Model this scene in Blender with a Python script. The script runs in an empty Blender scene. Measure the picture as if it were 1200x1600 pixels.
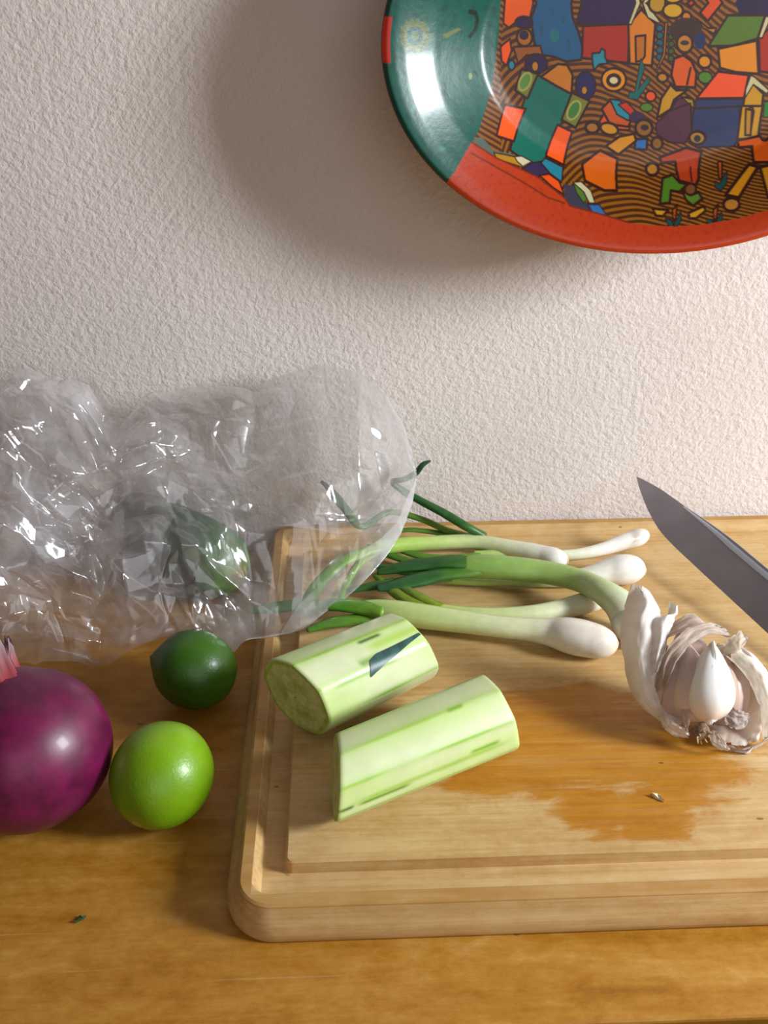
import bpy, math, random
import numpy as np
from mathutils import Vector, Matrix, noise as mnoise

random.seed(7)
rng = np.random.RandomState(11)
scn = bpy.context.scene
COL = scn.collection

# ------------------------------------------------------------------ camera
PITCH, YAW, FPX = math.radians(30), math.radians(2.3), 1570.0
CAM = np.array([0.0, -0.61, 0.38])
FW = np.array([math.sin(YAW)*math.cos(PITCH), math.cos(YAW)*math.cos(PITCH), -math.sin(PITCH)])
RT = np.cross(FW, [0, 0, 1]); RT /= np.linalg.norm(RT)
UP = np.cross(RT, FW)
cd = bpy.data.cameras.new('camera')
cam = bpy.data.objects.new('camera', cd); COL.objects.link(cam)
cd.sensor_fit = 'VERTICAL'; cd.sensor_height = 32.0; cd.sensor_width = 24.0
cd.lens = 32.0*FPX/1600.0
cd.clip_start = 0.01
m = Matrix.Identity(4)
for i in range(3):
    m[i][0], m[i][1], m[i][2], m[i][3] = RT[i], UP[i], -FW[i], CAM[i]
cam.matrix_world = m
scn.camera = cam

# ------------------------------------------------------------------ light
scn.view_settings.view_transform = 'Standard'
scn.view_settings.look = 'None'
scn.view_settings.exposure = 0.0
scn.view_settings.gamma = 1.0
scn.view_settings.use_curve_mapping = False

w = bpy.data.worlds.new('room_ambient'); scn.world = w; w.use_nodes = True
w.node_tree.nodes['Background'].inputs[0].default_value = (1.0, 0.82, 0.71, 1)
w.node_tree.nodes['Background'].inputs[1].default_value = 0.10

LDIR = np.array([0.82, -0.31, 0.46]); LDIR /= np.linalg.norm(LDIR)
ld = bpy.data.lights.new('window_daylight', 'AREA')
ld.shape = 'RECTANGLE'; ld.size = 0.24; ld.size_y = 0.32
ld.energy = 20.5; ld.color = (0.90, 0.96, 1.0)
lo = bpy.data.objects.new('window_daylight', ld); COL.objects.link(lo)
tgt = np.array([0.08, -0.18, 0.03])
lo.location = Vector(tgt + 1.15*LDIR)
lo.rotation_euler = Vector(LDIR).to_track_quat('Z', 'Y').to_euler()

# added soft fill light behind the viewer, lifts front faces and wall
l2 = bpy.data.lights.new('added_rear_fill', 'AREA')
l2.shape = 'RECTANGLE'; l2.size = 2.2; l2.size_y = 1.8; l2.energy = 13; l2.color = (0.96, 0.96, 1.0)
lo2 = bpy.data.objects.new('added_rear_fill', l2); COL.objects.link(lo2)
lo2.location = (0.5, -2.5, 1.1)
lo2.rotation_euler = (Vector(lo2.location)-Vector((0.05, -0.1, 0.1))).to_track_quat('Z', 'Y').to_euler()

# ------------------------------------------------------------------ helpers
def ray(px, py):
    return FW + RT*(px-600)/FPX - UP*(py-800)/FPX
def onz(px, py, z):
    d = ray(px, py); return CAM + d*((z-CAM[2])/d[2])
def ony(px, py, y):
    d = ray(px, py); return CAM + d*((y-CAM[1])/d[1])
def pt(px, py, z, ymax=-0.012):
    p = onz(px, py, z)
    return ony(px, py, ymax) if p[1] > ymax else p

def lin(c):
    if isinstance(c, str):
        c = c.lstrip('#'); c = [int(c[i:i+2], 16) for i in (0, 2, 4)]
    a = np.array(c, float)/255.0
    return np.where(a <= 0.04045, a/12.92, ((a+0.055)/1.055)**2.4)
def lin4(c):
    return tuple(lin(c)) + (1.0,)

def tag(o, label=None, cat=None, group=None, kind=None):
    if label: o['label'] = label
    if cat: o['category'] = cat
    if group: o['group'] = group
    if kind: o['kind'] = kind
    return o
def empty(name, loc=(0, 0, 0)):
    o = bpy.data.objects.new(name, None); COL.objects.link(o)
    o.location = Vector(loc); o.empty_display_size = 0.02
    return o
def mesh(name, V, F, mat, parent=None, smooth=True, col=None):
    V = np.asarray(V, dtype=np.float64)
    if parent is not None:
        V = V - np.array(parent_loc(parent))
    me = bpy.data.meshes.new(name)
    if isinstance(F, np.ndarray) and F.ndim == 2:
        nf, k = F.shape
        me.vertices.add(len(V)); me.vertices.foreach_set('co', V.astype(np.float32).ravel())
        me.loops.add(nf*k); me.loops.foreach_set('vertex_index', F.astype(np.int32).ravel())
        me.polygons.add(nf)
        me.polygons.foreach_set('loop_start', np.arange(0, nf*k, k, dtype=np.int32))
        me.polygons.foreach_set('loop_total', np.full(nf, k, dtype=np.int32))
        me.update(calc_edges=True); me.validate()
    else:
        me.from_pydata([tuple(v) for v in V], [], [tuple(f) for f in F]); me.update()
    if smooth:
        me.polygons.foreach_set('use_smooth', np.ones(len(me.polygons), dtype=bool))
    if col is not None:
        c = np.ones((len(V), 4), np.float32); c[:, :3] = col
        at = me.color_attributes.new('Col', 'FLOAT_COLOR', 'POINT')
        at.data.foreach_set('color', c.ravel())
    me.materials.append(mat)
    o = bpy.data.objects.new(name, me); COL.objects.link(o)
    if parent is not None:
        o.parent = parent
    return o
def parent_loc(p):
    l = np.array(p.location)
    while p.parent is not None:
        p = p.parent; l = l + np.array(p.location)
    return l

def grid_faces(nu, nv, wrap_u=False):
    """vertex index = i*nv + j ; i over u, j over v"""
    I = np.arange(nu if wrap_u else nu-1); J = np.arange(nv-1)
    I, J = np.meshgrid(I, J, indexing='ij'); I = I.ravel(); J = J.ravel()
    I2 = (I+1) % nu
    return np.stack([I*nv+J, I2*nv+J, I2*nv+J+1, I*nv+J+1], 1)

def spline(P, n):
    """Catmull-Rom through rows of P, n samples (any number of columns)"""
    P = np.asarray(P, float)
    d = np.r_[0, np.cumsum(np.linalg.norm(np.diff(P[:, :3], axis=0), axis=1)+1e-9)]
    d /= d[-1]
    T = np.linspace(0, 1, n); out = np.zeros((n, P.shape[1]))
    tan = np.gradient(P, d, axis=0) if len(P) > 2 else np.tile((P[-1]-P[0]), (2, 1))
    for a, t in enumerate(T):
        k = min(max(np.searchsorted(d, t, 'right')-1, 0), len(P)-2)
        h = d[k+1]-d[k]; s = (t-d[k])/h
        out[a] = ((2*s**3-3*s**2+1)*P[k] + (s**3-2*s**2+s)*h*tan[k]
                  + (-2*s**3+3*s**2)*P[k+1] + (s**3-s**2)*h*tan[k+1])
    return out

def tube(P, R, seg=16, n=60, squash=1.0, up=(0, 0, 1), cap=True, lump=0.0):
    """P Nx3 control points, R radii; returns V,F,T(0..1 per vertex),A(angle per vertex)"""
    S = spline(np.c_[np.asarray(P, float), np.asarray(R, float)], n)
    C, Rr = S[:, :3], np.maximum(S[:, 3], 1e-5)
    tg = np.gradient(C, axis=0); tg /= np.linalg.norm(tg, axis=1)[:, None]
    upv = np.array(up, float)
    V = []; T = []; A = []
    for i in range(n):
        s = np.cross(tg[i], upv)
        if np.linalg.norm(s) < 1e-3: s = np.cross(tg[i], [0, 1, 0])
        s /= np.linalg.norm(s); u = np.cross(s, tg[i])
        for k in range(seg):
            a = 2*math.pi*k/seg
            r = Rr[i]*(1+lump*math.sin(3*a+i*0.25))
            V.append(C[i] + s*math.cos(a)*r + u*math.sin(a)*r*squash); T.append(i/(n-1)); A.append(a)
    F = []
    for i in range(n-1):
        for k in range(seg):
            k2 = (k+1) % seg
            F.append((i*seg+k, i*seg+k2, (i+1)*seg+k2, (i+1)*seg+k))
    if cap:
        V.append(C[0]-tg[0]*Rr[0]*0.3); T.append(0); A.append(0)
        V.append(C[-1]+tg[-1]*Rr[-1]*0.3); T.append(1); A.append(0)
        a0, a1 = len(V)-2, len(V)-1
        for k in range(seg):
            k2 = (k+1) % seg
            F.append((k2, k, a0)); F.append(((n-1)*seg+k, (n-1)*seg+k2, a1))
    return np.array(V), F, np.array(T), np.array(A)

def ramp(t, stops):
    ts = [s[0] for s in stops]; cs = np.array([lin(s[1]) for s in stops])
    return np.stack([np.interp(t, ts, cs[:, k]) for k in range(3)], 1)

def smoothstep(a, b, x):
    t = np.clip((x-a)/(b-a), 0, 1); return t*t*(3-2*t)

# ------------------------------------------------------------------ materials
def newmat(name):
    mt = bpy.data.materials.new(name); mt.use_nodes = True
    nt = mt.node_tree
    return mt, nt, nt.nodes['Principled BSDF']
def N(nt, typ, **kw):
    n = nt.nodes.new(typ)
    for k, v in kw.items(): setattr(n, k, v)
    return n
def noise_node(nt, vec, scale, detail=6, rough=0.6, dist=0.0):
    n = N(nt, 'ShaderNodeTexNoise'); n.inputs['Scale'].default_value = scale
    n.inputs['Detail'].default_value = detail; n.inputs['Roughness'].default_value = rough
    n.inputs['Distortion'].default_value = dist
    if vec is not None: nt.links.new(vec, n.inputs['Vector'])
    return n
def mapping(nt, scale=(1, 1, 1), rot=(0, 0, 0), loc=(0, 0, 0)):
    tc = N(nt, 'ShaderNodeTexCoord'); mp = N(nt, 'ShaderNodeMapping')
    mp.inputs['Scale'].default_value = scale; mp.inputs['Rotation'].default_value = rot
    mp.inputs['Location'].default_value = loc
    nt.links.new(tc.outputs['Object'], mp.inputs['Vector'])
    return mp.outputs['Vector']
def cramp(nt, fac, stops):
    r = N(nt, 'ShaderNodeValToRGB'); e = r.color_ramp.elements
    while len(e) < len(stops): e.new(0.5)
    for k, (p, c) in enumerate(stops):
        e[k].position = p; e[k].color = lin4(c)
    nt.links.new(fac, r.inputs['Fac']); return r.outputs['Color']
def fmath(nt, op, a, b=None, c=None):
    n = N(nt, 'ShaderNodeMath', operation=op)
    for k, v in enumerate((a, b, c)):
        if v is None: continue
        if isinstance(v, (int, float)): n.inputs[k].default_value = v
        else: nt.links.new(v, n.inputs[k])
    return n.outputs[0]
def mixc(nt, fac, a, b, mode='MIX'):
    n = N(nt, 'ShaderNodeMix', data_type='RGBA', blend_type=mode)
    for idx, v in ((0, fac), (6, a), (7, b)):
        if isinstance(v, (int, float)): n.inputs[idx].default_value = v
        elif isinstance(v, tuple): n.inputs[idx].default_value = v
        else: nt.links.new(v, n.inputs[idx])
    return n.outputs[2]
def bump(nt, height, strength, dist, normal=None):
    b = N(nt, 'ShaderNodeBump'); b.inputs['Strength'].default_value = strength
    b.inputs['Distance'].default_value = dist; nt.links.new(height, b.inputs['Height'])
    if normal is not None: nt.links.new(normal, b.inputs['Normal'])
    return b.outputs['Normal']

def mat_wall():
    mt, nt, p = newmat('painted_plaster')
    v = mapping(nt)
    big = noise_node(nt, v, 5, 4, 0.6)
    c = cramp(nt, big.outputs['Fac'], [(0.3, '#d2c7c1'), (0.7, '#e0d6d0')])
    # small stains and chips with a shape of their own
    st = noise_node(nt, mapping(nt, (1, 1, 3)), 9, 5, 0.7, 0.4)
    sf = fmath(nt, 'MULTIPLY', fmath(nt, 'GREATER_THAN', st.outputs['Fac'], 0.70), 0.25)
    c = mixc(nt, sf, c, lin4('#a8a08f'))
    nt.links.new(c, p.inputs['Base Color']); p.inputs['Roughness'].default_value = 0.85
    p.inputs['Specular IOR Level'].default_value = 0.2
    n1 = noise_node(nt, v, 220, 3, 0.55, 0.3)
    n2 = noise_node(nt, v, 420, 3, 0.6)
    # trowel strokes running up to the right
    m2 = N(nt, 'ShaderNodeMapping'); m2.inputs['Scale'].default_value = (16, 60, 260)
    nt.links.new(mapping(nt, (1, 1, 1), (0, math.radians(50), 0)), m2.inputs['Vector'])
    n3 = noise_node(nt, m2.outputs['Vector'], 1, 4, 0.6)
    rough_zone = noise_node(nt, v, 7, 2, 0.5)
    zz = cramp(nt, rough_zone.outputs['Fac'], [(0.42, '#000000'), (0.62, '#ffffff')])
    h = fmath(nt, 'ADD', fmath(nt, 'MULTIPLY', n1.outputs['Fac'], 1.0), fmath(nt, 'MULTIPLY', n2.outputs['Fac'], 0.45))
    h = fmath(nt, 'ADD', h, fmath(nt, 'MULTIPLY', n3.outputs['Fac'], fmath(nt, 'MULTIPLY_ADD', zz, 0.5, 0.25)))
    # sparse blobs
    bl = N(nt, 'ShaderNodeTexVoronoi'); bl.inputs['Scale'].default_value = 75
    nt.links.new(v, bl.inputs['Vector'])
    blob = fmath(nt, 'MULTIPLY', fmath(nt, 'LESS_THAN', bl.outputs['Distance'], 0.16), 0.35)
    h = fmath(nt, 'ADD', h, blob)
    nt.links.new(bump(nt, h, 0.42, 0.0028), p.inputs['Normal'])
    return mt

def mat_wood(name, stops, grain=(5, 70, 70), fine=(14, 420, 420), fine_amt=0.35, rough=0.5, wet=False, scratch=True):
    mt, nt, p = newmat(name)
    v0 = mapping(nt)
    a = noise_node(nt, mapping(nt, grain), 1.0, 6, 0.62, 0.6)
    b = noise_node(nt, mapping(nt, fine, loc=(3, 1, 2)), 1.0, 4, 0.7)
    blot = noise_node(nt, mapping(nt, (0.6, 1, 1)), 120, 5, 0.75)
    f = fmath(nt, 'ADD', fmath(nt, 'MULTIPLY', a.outputs['Fac'], 0.5), fmath(nt, 'MULTIPLY', blot.outputs['Fac'], 0.5))
    c = cramp(nt, f, stops)
    fs = fmath(nt, 'MULTIPLY', fmath(nt, 'SUBTRACT', 1.0, b.outputs['Fac']), fine_amt)
    dark = mixc(nt, 1.0, c, lin4('#b58a50'), 'MULTIPLY')
    c = mixc(nt, fs, c, dark)
    # scattered dark pores
    pv = N(nt, 'ShaderNodeTexVoronoi'); pv.inputs['Scale'].default_value = 1.0
    nt.links.new(mapping(nt, (28, 62, 62)), pv.inputs['Vector'])
    pr = noise_node(nt, v0, 21, 2, 0.5)
    pm = fmath(nt, 'MULTIPLY', fmath(nt, 'LESS_THAN', pv.outputs['Distance'], 0.055), fmath(nt, 'GREATER_THAN', pr.outputs['Fac'], 0.55))
    c = mixc(nt, fmath(nt, 'MULTIPLY', pm, 0.7), c, lin4('#6b4520'))
    ro = fmath(nt, 'MULTIPLY_ADD', blot.outputs['Fac'], 0.2, rough-0.1)
    if wet:
        # oil-darkened, worn rim all round
        tr_ = N(nt, 'ShaderNodeTexCoord'); sr = N(nt, 'ShaderNodeSeparateXYZ'); nt.links.new(tr_.outputs['Object'], sr.inputs[0])
        ex = fmath(nt, 'SUBTRACT', fmath(nt, 'ABSOLUTE', sr.outputs[0]), (BX1-BX0)/2)
        ey = fmath(nt, 'SUBTRACT', fmath(nt, 'ABSOLUTE', sr.outputs[1]), (BY1-BY0)/2)
        rim_ = fmath(nt, 'GREATER_THAN', fmath(nt, 'MAXIMUM', ex, ey), -0.0068)
        rim_ = fmath(nt, 'MULTIPLY', rim_, fmath(nt, 'GREATER_THAN', sr.outputs[2], BZ-0.0015))
        rn = noise_node(nt, mapping(nt, (20, 60, 60)), 1.0, 4, 0.7)
        rim_ = fmath(nt, 'MULTIPLY', rim_, fmath(nt, 'MULTIPLY_ADD', rn.outputs['Fac'], 1.8, -0.20))
        c = mixc(nt, rim_, c, lin4('#a97a3c'))
        # damp patch soaked into the panel: an irregular blot around its own centre
        tc = N(nt, 'ShaderNodeTexCoord'); sx = N(nt, 'ShaderNodeSeparateXYZ')
        nt.links.new(tc.outputs['Object'], sx.inputs[0])
        wn = noise_node(nt, mapping(nt, (0.55, 1.7, 1)), 40, 6, 0.68, 0.5)
        def blob(cx, cy, rx, ry):
            dx = fmath(nt, 'DIVIDE', fmath(nt, 'SUBTRACT', sx.outputs[0], cx), rx)
            dy = fmath(nt, 'DIVIDE', fmath(nt, 'SUBTRACT', sx.outputs[1], cy), ry)
            return fmath(nt, 'SQRT', fmath(nt, 'ADD', fmath(nt, 'MULTIPLY', dx, dx), fmath(nt, 'MULTIPLY', dy, dy)))
        d = blob(*WET[0])
        for q in WET[1:]: d = fmath(nt, 'MINIMUM', d, blob(*q))
        d = fmath(nt, 'ADD', d, fmath(nt, 'MULTIPLY_ADD', wn.outputs['Fac'], 2.0, -1.05))
        wm = N(nt, 'ShaderNodeMapRange', interpolation_type='SMOOTHSTEP')
        wm.inputs['From Min'].default_value = 1.12; wm.inputs['From Max'].default_value = 0.70
        nt.links.new(d, wm.inputs['Value'])
        wetc = mixc(nt, 1.0, c, lin4('#e6bc58'), 'MULTIPLY')
        wst = noise_node(nt, mapping(nt, (14, 190, 190)), 1.0, 4, 0.65)
        wfac = fmath(nt, 'MULTIPLY', wm.outputs[0], fmath(nt, 'MULTIPLY_ADD', wst.outputs['Fac'], 0.8, 0.55))
        c = mixc(nt, fmath(nt, 'MINIMUM', wfac, 1.0), c, wetc)
        ro = fmath(nt, 'SUBTRACT', ro, fmath(nt, 'MULTIPLY', wm.outputs[0], 0.14))
    if scratch:
        sc = noise_node(nt, mapping(nt, (7, 330, 100), (0, 0, 0.12)), 1.0, 2, 0.5)
        sm = fmath(nt, 'MULTIPLY', fmath(nt, 'GREATER_THAN', sc.outputs['Fac'], 0.70), 0.12)
        c = mixc(nt, sm, c, lin4('#e3cfa8'))
    nt.links.new(c, p.inputs['Base Color']); nt.links.new(ro, p.inputs['Roughness'])
    p.inputs['Specular IOR Level'].default_value = 0.35
    nt.links.new(bump(nt, b.outputs['Fac'], 0.18, 0.0008), p.inputs['Normal'])
    return mt

def mat_vcol(name, rough=0.4, coat=0.0, trans=0.0, sss=0.0, bump_scale=None, bump_s=0.1, bump_d=0.001, spec=0.5, mottled=0.0, mscale=60):
    mt, nt, p = newmat(name)
    a = N(nt, 'ShaderNodeVertexColor', layer_name='Col')
    c = a.outputs['Color']
    if mottled:
        nn = noise_node(nt, mapping(nt), mscale, 4, 0.6)
        k = cramp(nt, nn.outputs['Fac'], [(0.3, (255*(1-mottled),)*3), (0.7, (255, 255, 255))])
        c = mixc(nt, 1.0, c, k, 'MULTIPLY')
    nt.links.new(c, p.inputs['Base Color'])
    p.inputs['Roughness'].default_value = rough
    p.inputs['Coat Weight'].default_value = coat; p.inputs['Coat Roughness'].default_value = 0.12
    p.inputs['Specular IOR Level'].default_value = spec
    if sss:
        p.inputs['Subsurface Weight'].default_value = sss
        p.inputs['Subsurface Radius'].default_value = (0.006, 0.005, 0.002)
        p.inputs['Subsurface Scale'].default_value = 1.0
    if bump_scale:
        nn = noise_node(nt, mapping(nt), bump_scale, 3, 0.6)
        nt.links.new(bump(nt, nn.outputs['Fac'], bump_s, bump_d), p.inputs['Normal'])
    if trans:
        tr = N(nt, 'ShaderNodeBsdfTranslucent'); nt.links.new(c, tr.inputs['Color'])
        mx = N(nt, 'ShaderNodeMixShader'); mx.inputs[0].default_value = trans
        nt.links.new(p.outputs[0], mx.inputs[1]); nt.links.new(tr.outputs[0], mx.inputs[2])
        nt.links.new(mx.outputs[0], nt.nodes['Material Output'].inputs['Surface'])
    return mt

def mat_plain(name, color, rough=0.5, metal=0.0, spec=0.5, nscale=None, namt=0.15):
    mt, nt, p = newmat(name)
    c = lin4(color)
    if nscale:
        nn = noise_node(nt, mapping(nt), nscale, 4, 0.6)
        k = cramp(nt, nn.outputs['Fac'], [(0.3, (255*(1-namt),)*3), (0.7, (255, 255, 255))])
        nt.links.new(mixc(nt, 1.0, c, k, 'MULTIPLY'), p.inputs['Base Color'])
    else:
        p.inputs['Base Color'].default_value = c
    p.inputs['Roughness'].default_value = rough; p.inputs['Metallic'].default_value = metal
    p.inputs['Specular IOR Level'].default_value = spec
    return mt

def mat_steel():
    mt, nt, p = newmat('brushed_steel')
    n = noise_node(nt, mapping(nt), 18, 3, 0.6)
    c = cramp(nt, n.outputs['Fac'], [(0.3, '#8b8690'), (0.7, '#a39fa8')])
    nt.links.new(c, p.inputs['Base Color']); p.inputs['Metallic'].default_value = 0.75
    p.inputs['Roughness'].default_value = 0.42
    return mt

def mat_film(name, haze, tint='#f4f2f6', gloss=0.11, rough=0.15):
    """thin clear polythene: mostly clear, a milky veil, a sharp surface gloss"""
    mt, nt, p = newmat(name)
    nt.nodes.remove(p)
    out = nt.nodes['Material Output']
    tr = N(nt, 'ShaderNodeBsdfTransparent'); tr.inputs[0].default_value = (0.985, 0.985, 0.985, 1)
    di = N(nt, 'ShaderNodeBsdfDiffuse'); di.inputs[0].default_value = lin4(tint)
    tl = N(nt, 'ShaderNodeBsdfTranslucent'); tl.inputs[0].default_value = lin4(tint)
    gl = N(nt, 'ShaderNodeBsdfGlossy'); gl.inputs['Roughness'].default_value = rough
    gl.inputs[0].default_value = (1, 1, 1, 1)
    md = N(nt, 'ShaderNodeMixShader'); md.inputs[0].default_value = 0.5
    nt.links.new(di.outputs[0], md.inputs[1]); nt.links.new(tl.outputs[0], md.inputs[2])
    hz = noise_node(nt, mapping(nt), 20, 4, 0.6, 0.6)
    lw = N(nt, 'ShaderNodeLayerWeight'); lw.inputs['Blend'].default_value = 0.30
    hf = fmath(nt, 'MULTIPLY', fmath(nt, 'MAXIMUM', fmath(nt, 'MULTIPLY_ADD', hz.outputs['Fac'], 3.2, -0.95), 0.1), haze)
    hf = fmath(nt, 'ADD', hf, fmath(nt, 'MULTIPLY', fmath(nt, 'POWER', lw.outputs['Facing'], 2.0), haze*2.6))
    m1 = N(nt, 'ShaderNodeMixShader')
    nt.links.new(hf, m1.inputs[0]); nt.links.new(tr.outputs[0], m1.inputs[1]); nt.links.new(md.outputs[0], m1.inputs[2])
    fr = fmath(nt, 'MULTIPLY_ADD', lw.outputs['Fresnel'], 0.28, gloss)
    m2 = N(nt, 'ShaderNodeMixShader')
    nt.links.new(fr, m2.inputs[0]); nt.links.new(m1.outputs[0], m2.inputs[1]); nt.links.new(gl.outputs[0], m2.inputs[2])
    nt.links.new(m2.outputs[0], out.inputs['Surface'])
    return mt

BZ = 0.021     # top of the cutting board
BX0, BX1, BY0, BY1 = -0.0525, 0.3270, -0.3225, -0.0025      # rim outline of the board
WET = []
for (px, py, rx, ry) in [(905, 1150, .085, .040), (1050, 1195, .040, .028), (1010, 1270, .022, .016), (800, 1205, .045, .020), (930, 1265, .020, .016)]:
    c_ = onz(px, py, BZ); WET.append((float(c_[0])-(BX0+BX1)/2, float(c_[1])-(BY0+BY1)/2, rx, ry))

M_wall = mat_wall()
M_table = mat_wood('honey_table_wood', [(0.30, '#8a5a12'), (0.43, '#ab741f'), (0.56, '#bd8a38'), (0.70, '#cfa564')], grain=(7, 60, 60), fine=(25, 300, 300), rough=0.42)
M_board = mat_wood('pale_board_wood', [(0.28, '#bd965a'), (0.42, '#d2af74'), (0.56, '#dfc28c'), (0.75, '#e8d0a6')], grain=(4, 45, 45), fine=(9, 380, 380), fine_amt=0.75, rough=0.5, wet=True, scratch=False)
M_floor = mat_plain('terracotta_floor', '#8a5a40', 0.7, nscale=6)
M_steel = mat_steel()

# ------------------------------------------------------------------ setting
def box(name, x0, x1, y0, y1, z0, z1, mat, parent=None, bev=0.0):
    V = [(x, y, z) for x in (x0, x1) for y in (y0, y1) for z in (z0, z1)]
    F = [(0, 1, 3, 2), (4, 6, 7, 5), (0, 4, 5, 1), (2, 3, 7, 6), (0, 2, 6, 4), (1, 5, 7, 3)]
    o = mesh(name, V, F, mat, parent, smooth=False)
    if bev:
        b = o.modifiers.new('bevel', 'BEVEL'); b.width = bev; b.segments = 3
    return o
tag(box('wall_back', -1.3, 1.5, 0.0, 0.12, -0.75, 1.6, M_wall), kind='structure')
tag(box('floor', -1.3, 1.5, -2.2, 0.0, -0.79, -0.75, M_floor), kind='structure')

tb = empty('kitchen_table', (0.1, -0.33, -0.75))
tag(tb, 'honey coloured wooden kitchen table pushed against the plaster wall', 'table')
box('plank', -0.75, 0.85, -0.3662, -0.002, -0.035, 0.0, M_table, tb, 0.0022)
box('plank', -0.75, 0.85, -0.66, -0.3682, -0.035, -0.0006, M_table, tb, 0.0022)
for x in (-0.68, 0.71):
    for y in (-0.60, -0.10):
        box('leg', x, x+0.07, y, y+0.07, -0.75, -0.035, M_table, tb, 0.004)
box('apron', -0.61, 0.71, -0.585, -0.565, -0.125, -0.035, M_table, tb, 0.002)
box('apron', -0.61, 0.71, -0.065, -0.045, -0.125, -0.035, M_table, tb, 0.002)

# ------------------------------------------------------------------ cutting board
def rrect(x0, x1, y0, y1, r, n=10):
    pts = []
    for cx, cy, a0 in ((x1-r, y1-r, 0), (x0+r, y1-r, 90), (x0+r, y0+r, 180), (x1-r, y0+r, 270)):
        for k in range(n+1):
            a = math.radians(a0+90*k/n); pts.append((cx+r*math.cos(a), cy+r*math.sin(a)))
    return pts
def loft(loops):
    V = []; F = []; n = len(loops[0][0])
    for L, z in loops: V += [(x, y, z) for x, y in L]
    for i in range(len(loops)-1):
        for k in range(n):
            k2 = (k+1) % n
            F.append((i*n+k, i*n+k2, (i+1)*n+k2, (i+1)*n+k))
    F.append(tuple(reversed(range(n)))); F.append(tuple((len(loops)-1)*n+k for k in range(n)))
    return V, F

cb = empty('cutting_board', ((BX0+BX1)/2, (BY0+BY1)/2, 0))
tag(cb, 'pale wooden cutting board with a juice groove and rounded corners', 'cutting board')
def R_(i, r):
    k = 0.45 if i < 0 else 1.0        # the sides swell out more than the front
    return rrect(BX0+i, BX1-i, BY0+i*k, BY1-max(i, 0), max(r-i*0.5, 0.002))
g = 0.0072
loops = [(R_(-0.0030, .018), 0.0), (R_(-0.0052, .020), 0.0015), (R_(-0.0060, .021), 0.0045), (R_(-0.0055, .021), 0.0080),
         (R_(-0.0040, .019), 0.0110), (R_(-0.0022, .017), 0.0132), (R_(-0.0008, .016), 0.0158), (R_(0.0, .016), BZ-0.0022), (R_(0.0005, .016), BZ-0.0008), (R_(0.0018, .015), BZ),
         (R_(g-0.0006, .012), BZ), (R_(g, .0115), BZ-0.0004), (R_(g+0.0032, .010), BZ-0.0072)]
PX0, PX1, PY0, PY1 = -0.0312, 0.280, -0.2990, -0.0385      # raised panel
def Pn(o, r): return rrect(PX0-o, PX1+o, PY0-o, PY1+o, r)
loops += [(Pn(0.0012, .0030), BZ-0.0078), (Pn(0.0002, .0030), BZ-0.0070), (Pn(0.0, .0030), BZ-0.0006), (Pn(-0.0006, .0028), BZ)]
V, F = loft(loops)
bo = mesh('board_body', V, F, M_board, cb, smooth=True)
md = bo.modifiers.new('edges', 'EDGE_SPLIT'); md.split_angle = math.radians(28)

# ------------------------------------------------------------------ wall platter
PLY = -0.0125                 # back of the platter's centre
TILT = math.radians(-5)       # it sits slightly out from the wall at the bottom
PN = np.array([0, -math.cos(TILT), -math.sin(TILT)]); PU = np.array([0, -math.sin(TILT), math.cos(TILT)])
RIMD = 0.0437                 # how far the rim stands in front of the platter's back
P0 = ony(1060, 70, PLY-RIMD)
def on_face(px, py, p0):
    d = ray(px, py); return CAM+d*(((p0-CAM)@PN)/(d@PN))
pc = P0-PN*RIMD
PA = pc[0]-on_face(597, 70, P0)[0]
PB = (P0-on_face(1060, 396, P0))@PU
def prof(r):
    """distance in front of the wall as a function of the scaled radius"""
    k = [0, .50, .58, .64, .72, .82, .92, .96, .985, 1.0]
    d = [.0090, .0090, .0094, .0124, .0214, .0322, .0410, .0437, .0447, .0435]
    return np.interp(r, k, d)
TH = np.linspace(0, 2*math.pi, 1100, endpoint=False); nT = len(TH)
RR = np.r_[np.linspace(0.0, 0.30, 100)[1:], np.linspace(0.30, 1.0, 250)[1:]]
rp = prof(RR)
ker = np.hanning(15); ker /= ker.sum()
rp = np.convolve(np.pad(rp, 7, mode='edge'), ker, 'valid')
tt, rr = np.meshgrid(TH, RR, indexing='ij')
lx = (PA*rr*np.cos(tt)).ravel(); lz = (PB*rr*np.sin(tt)).ravel(); ly = -np.tile(rp, nT)
# paint layout is worked out on the platter's own face (local x, z), written down in hundredths of its width
def to_local(px, py):
    d = RIMD
    for _ in range(4):                # settle on the dished surface itself
        q = on_face(px, py, pc+PN*d)-pc; x, z = q[0], q@PU
        d = float(prof(min(1.0, math.hypot(x/PA, z/PB))))
    return x, z
KX, KZ = 463.0/PA, 326.0/PB
def crop(name, P):
    ox, oy, s = {'A': (760, 0, 5.4545), 'B': (980, 0, 5.4545), 'C': (700, 170, 4.615), 'D': (940, 170, 4.615),
                 'E': (580, 0, 5.4545), 'R': (560, 0, 1.875), 'P': (0, 0, 1)}[name]
    return [to_local(ox+x/s, oy+y/s) for x, y in P]
col = np.zeros((len(lx), 3))
OCH, DKB = lin('#96590f'), lin('#4a230c')
# hatched ochre ground: carved lines whose direction drifts over the scene
ang = 0.12+0.5*np.sin(lx*22+1.0)+0.5*np.cos(lz*26+lx*9)
ang = np.where(lx < -0.085, 0.55, ang*0.55)
ph = (lz*np.cos(ang)+lx*np.sin(ang))*2*math.pi/0.0026
hat = smoothstep(-0.25, 0.35, np.sin(ph+0.8*np.sin(lx*240)))
col[:] = DKB+(OCH-DKB)*hat[:, None]
SC = PA/463.0
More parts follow.
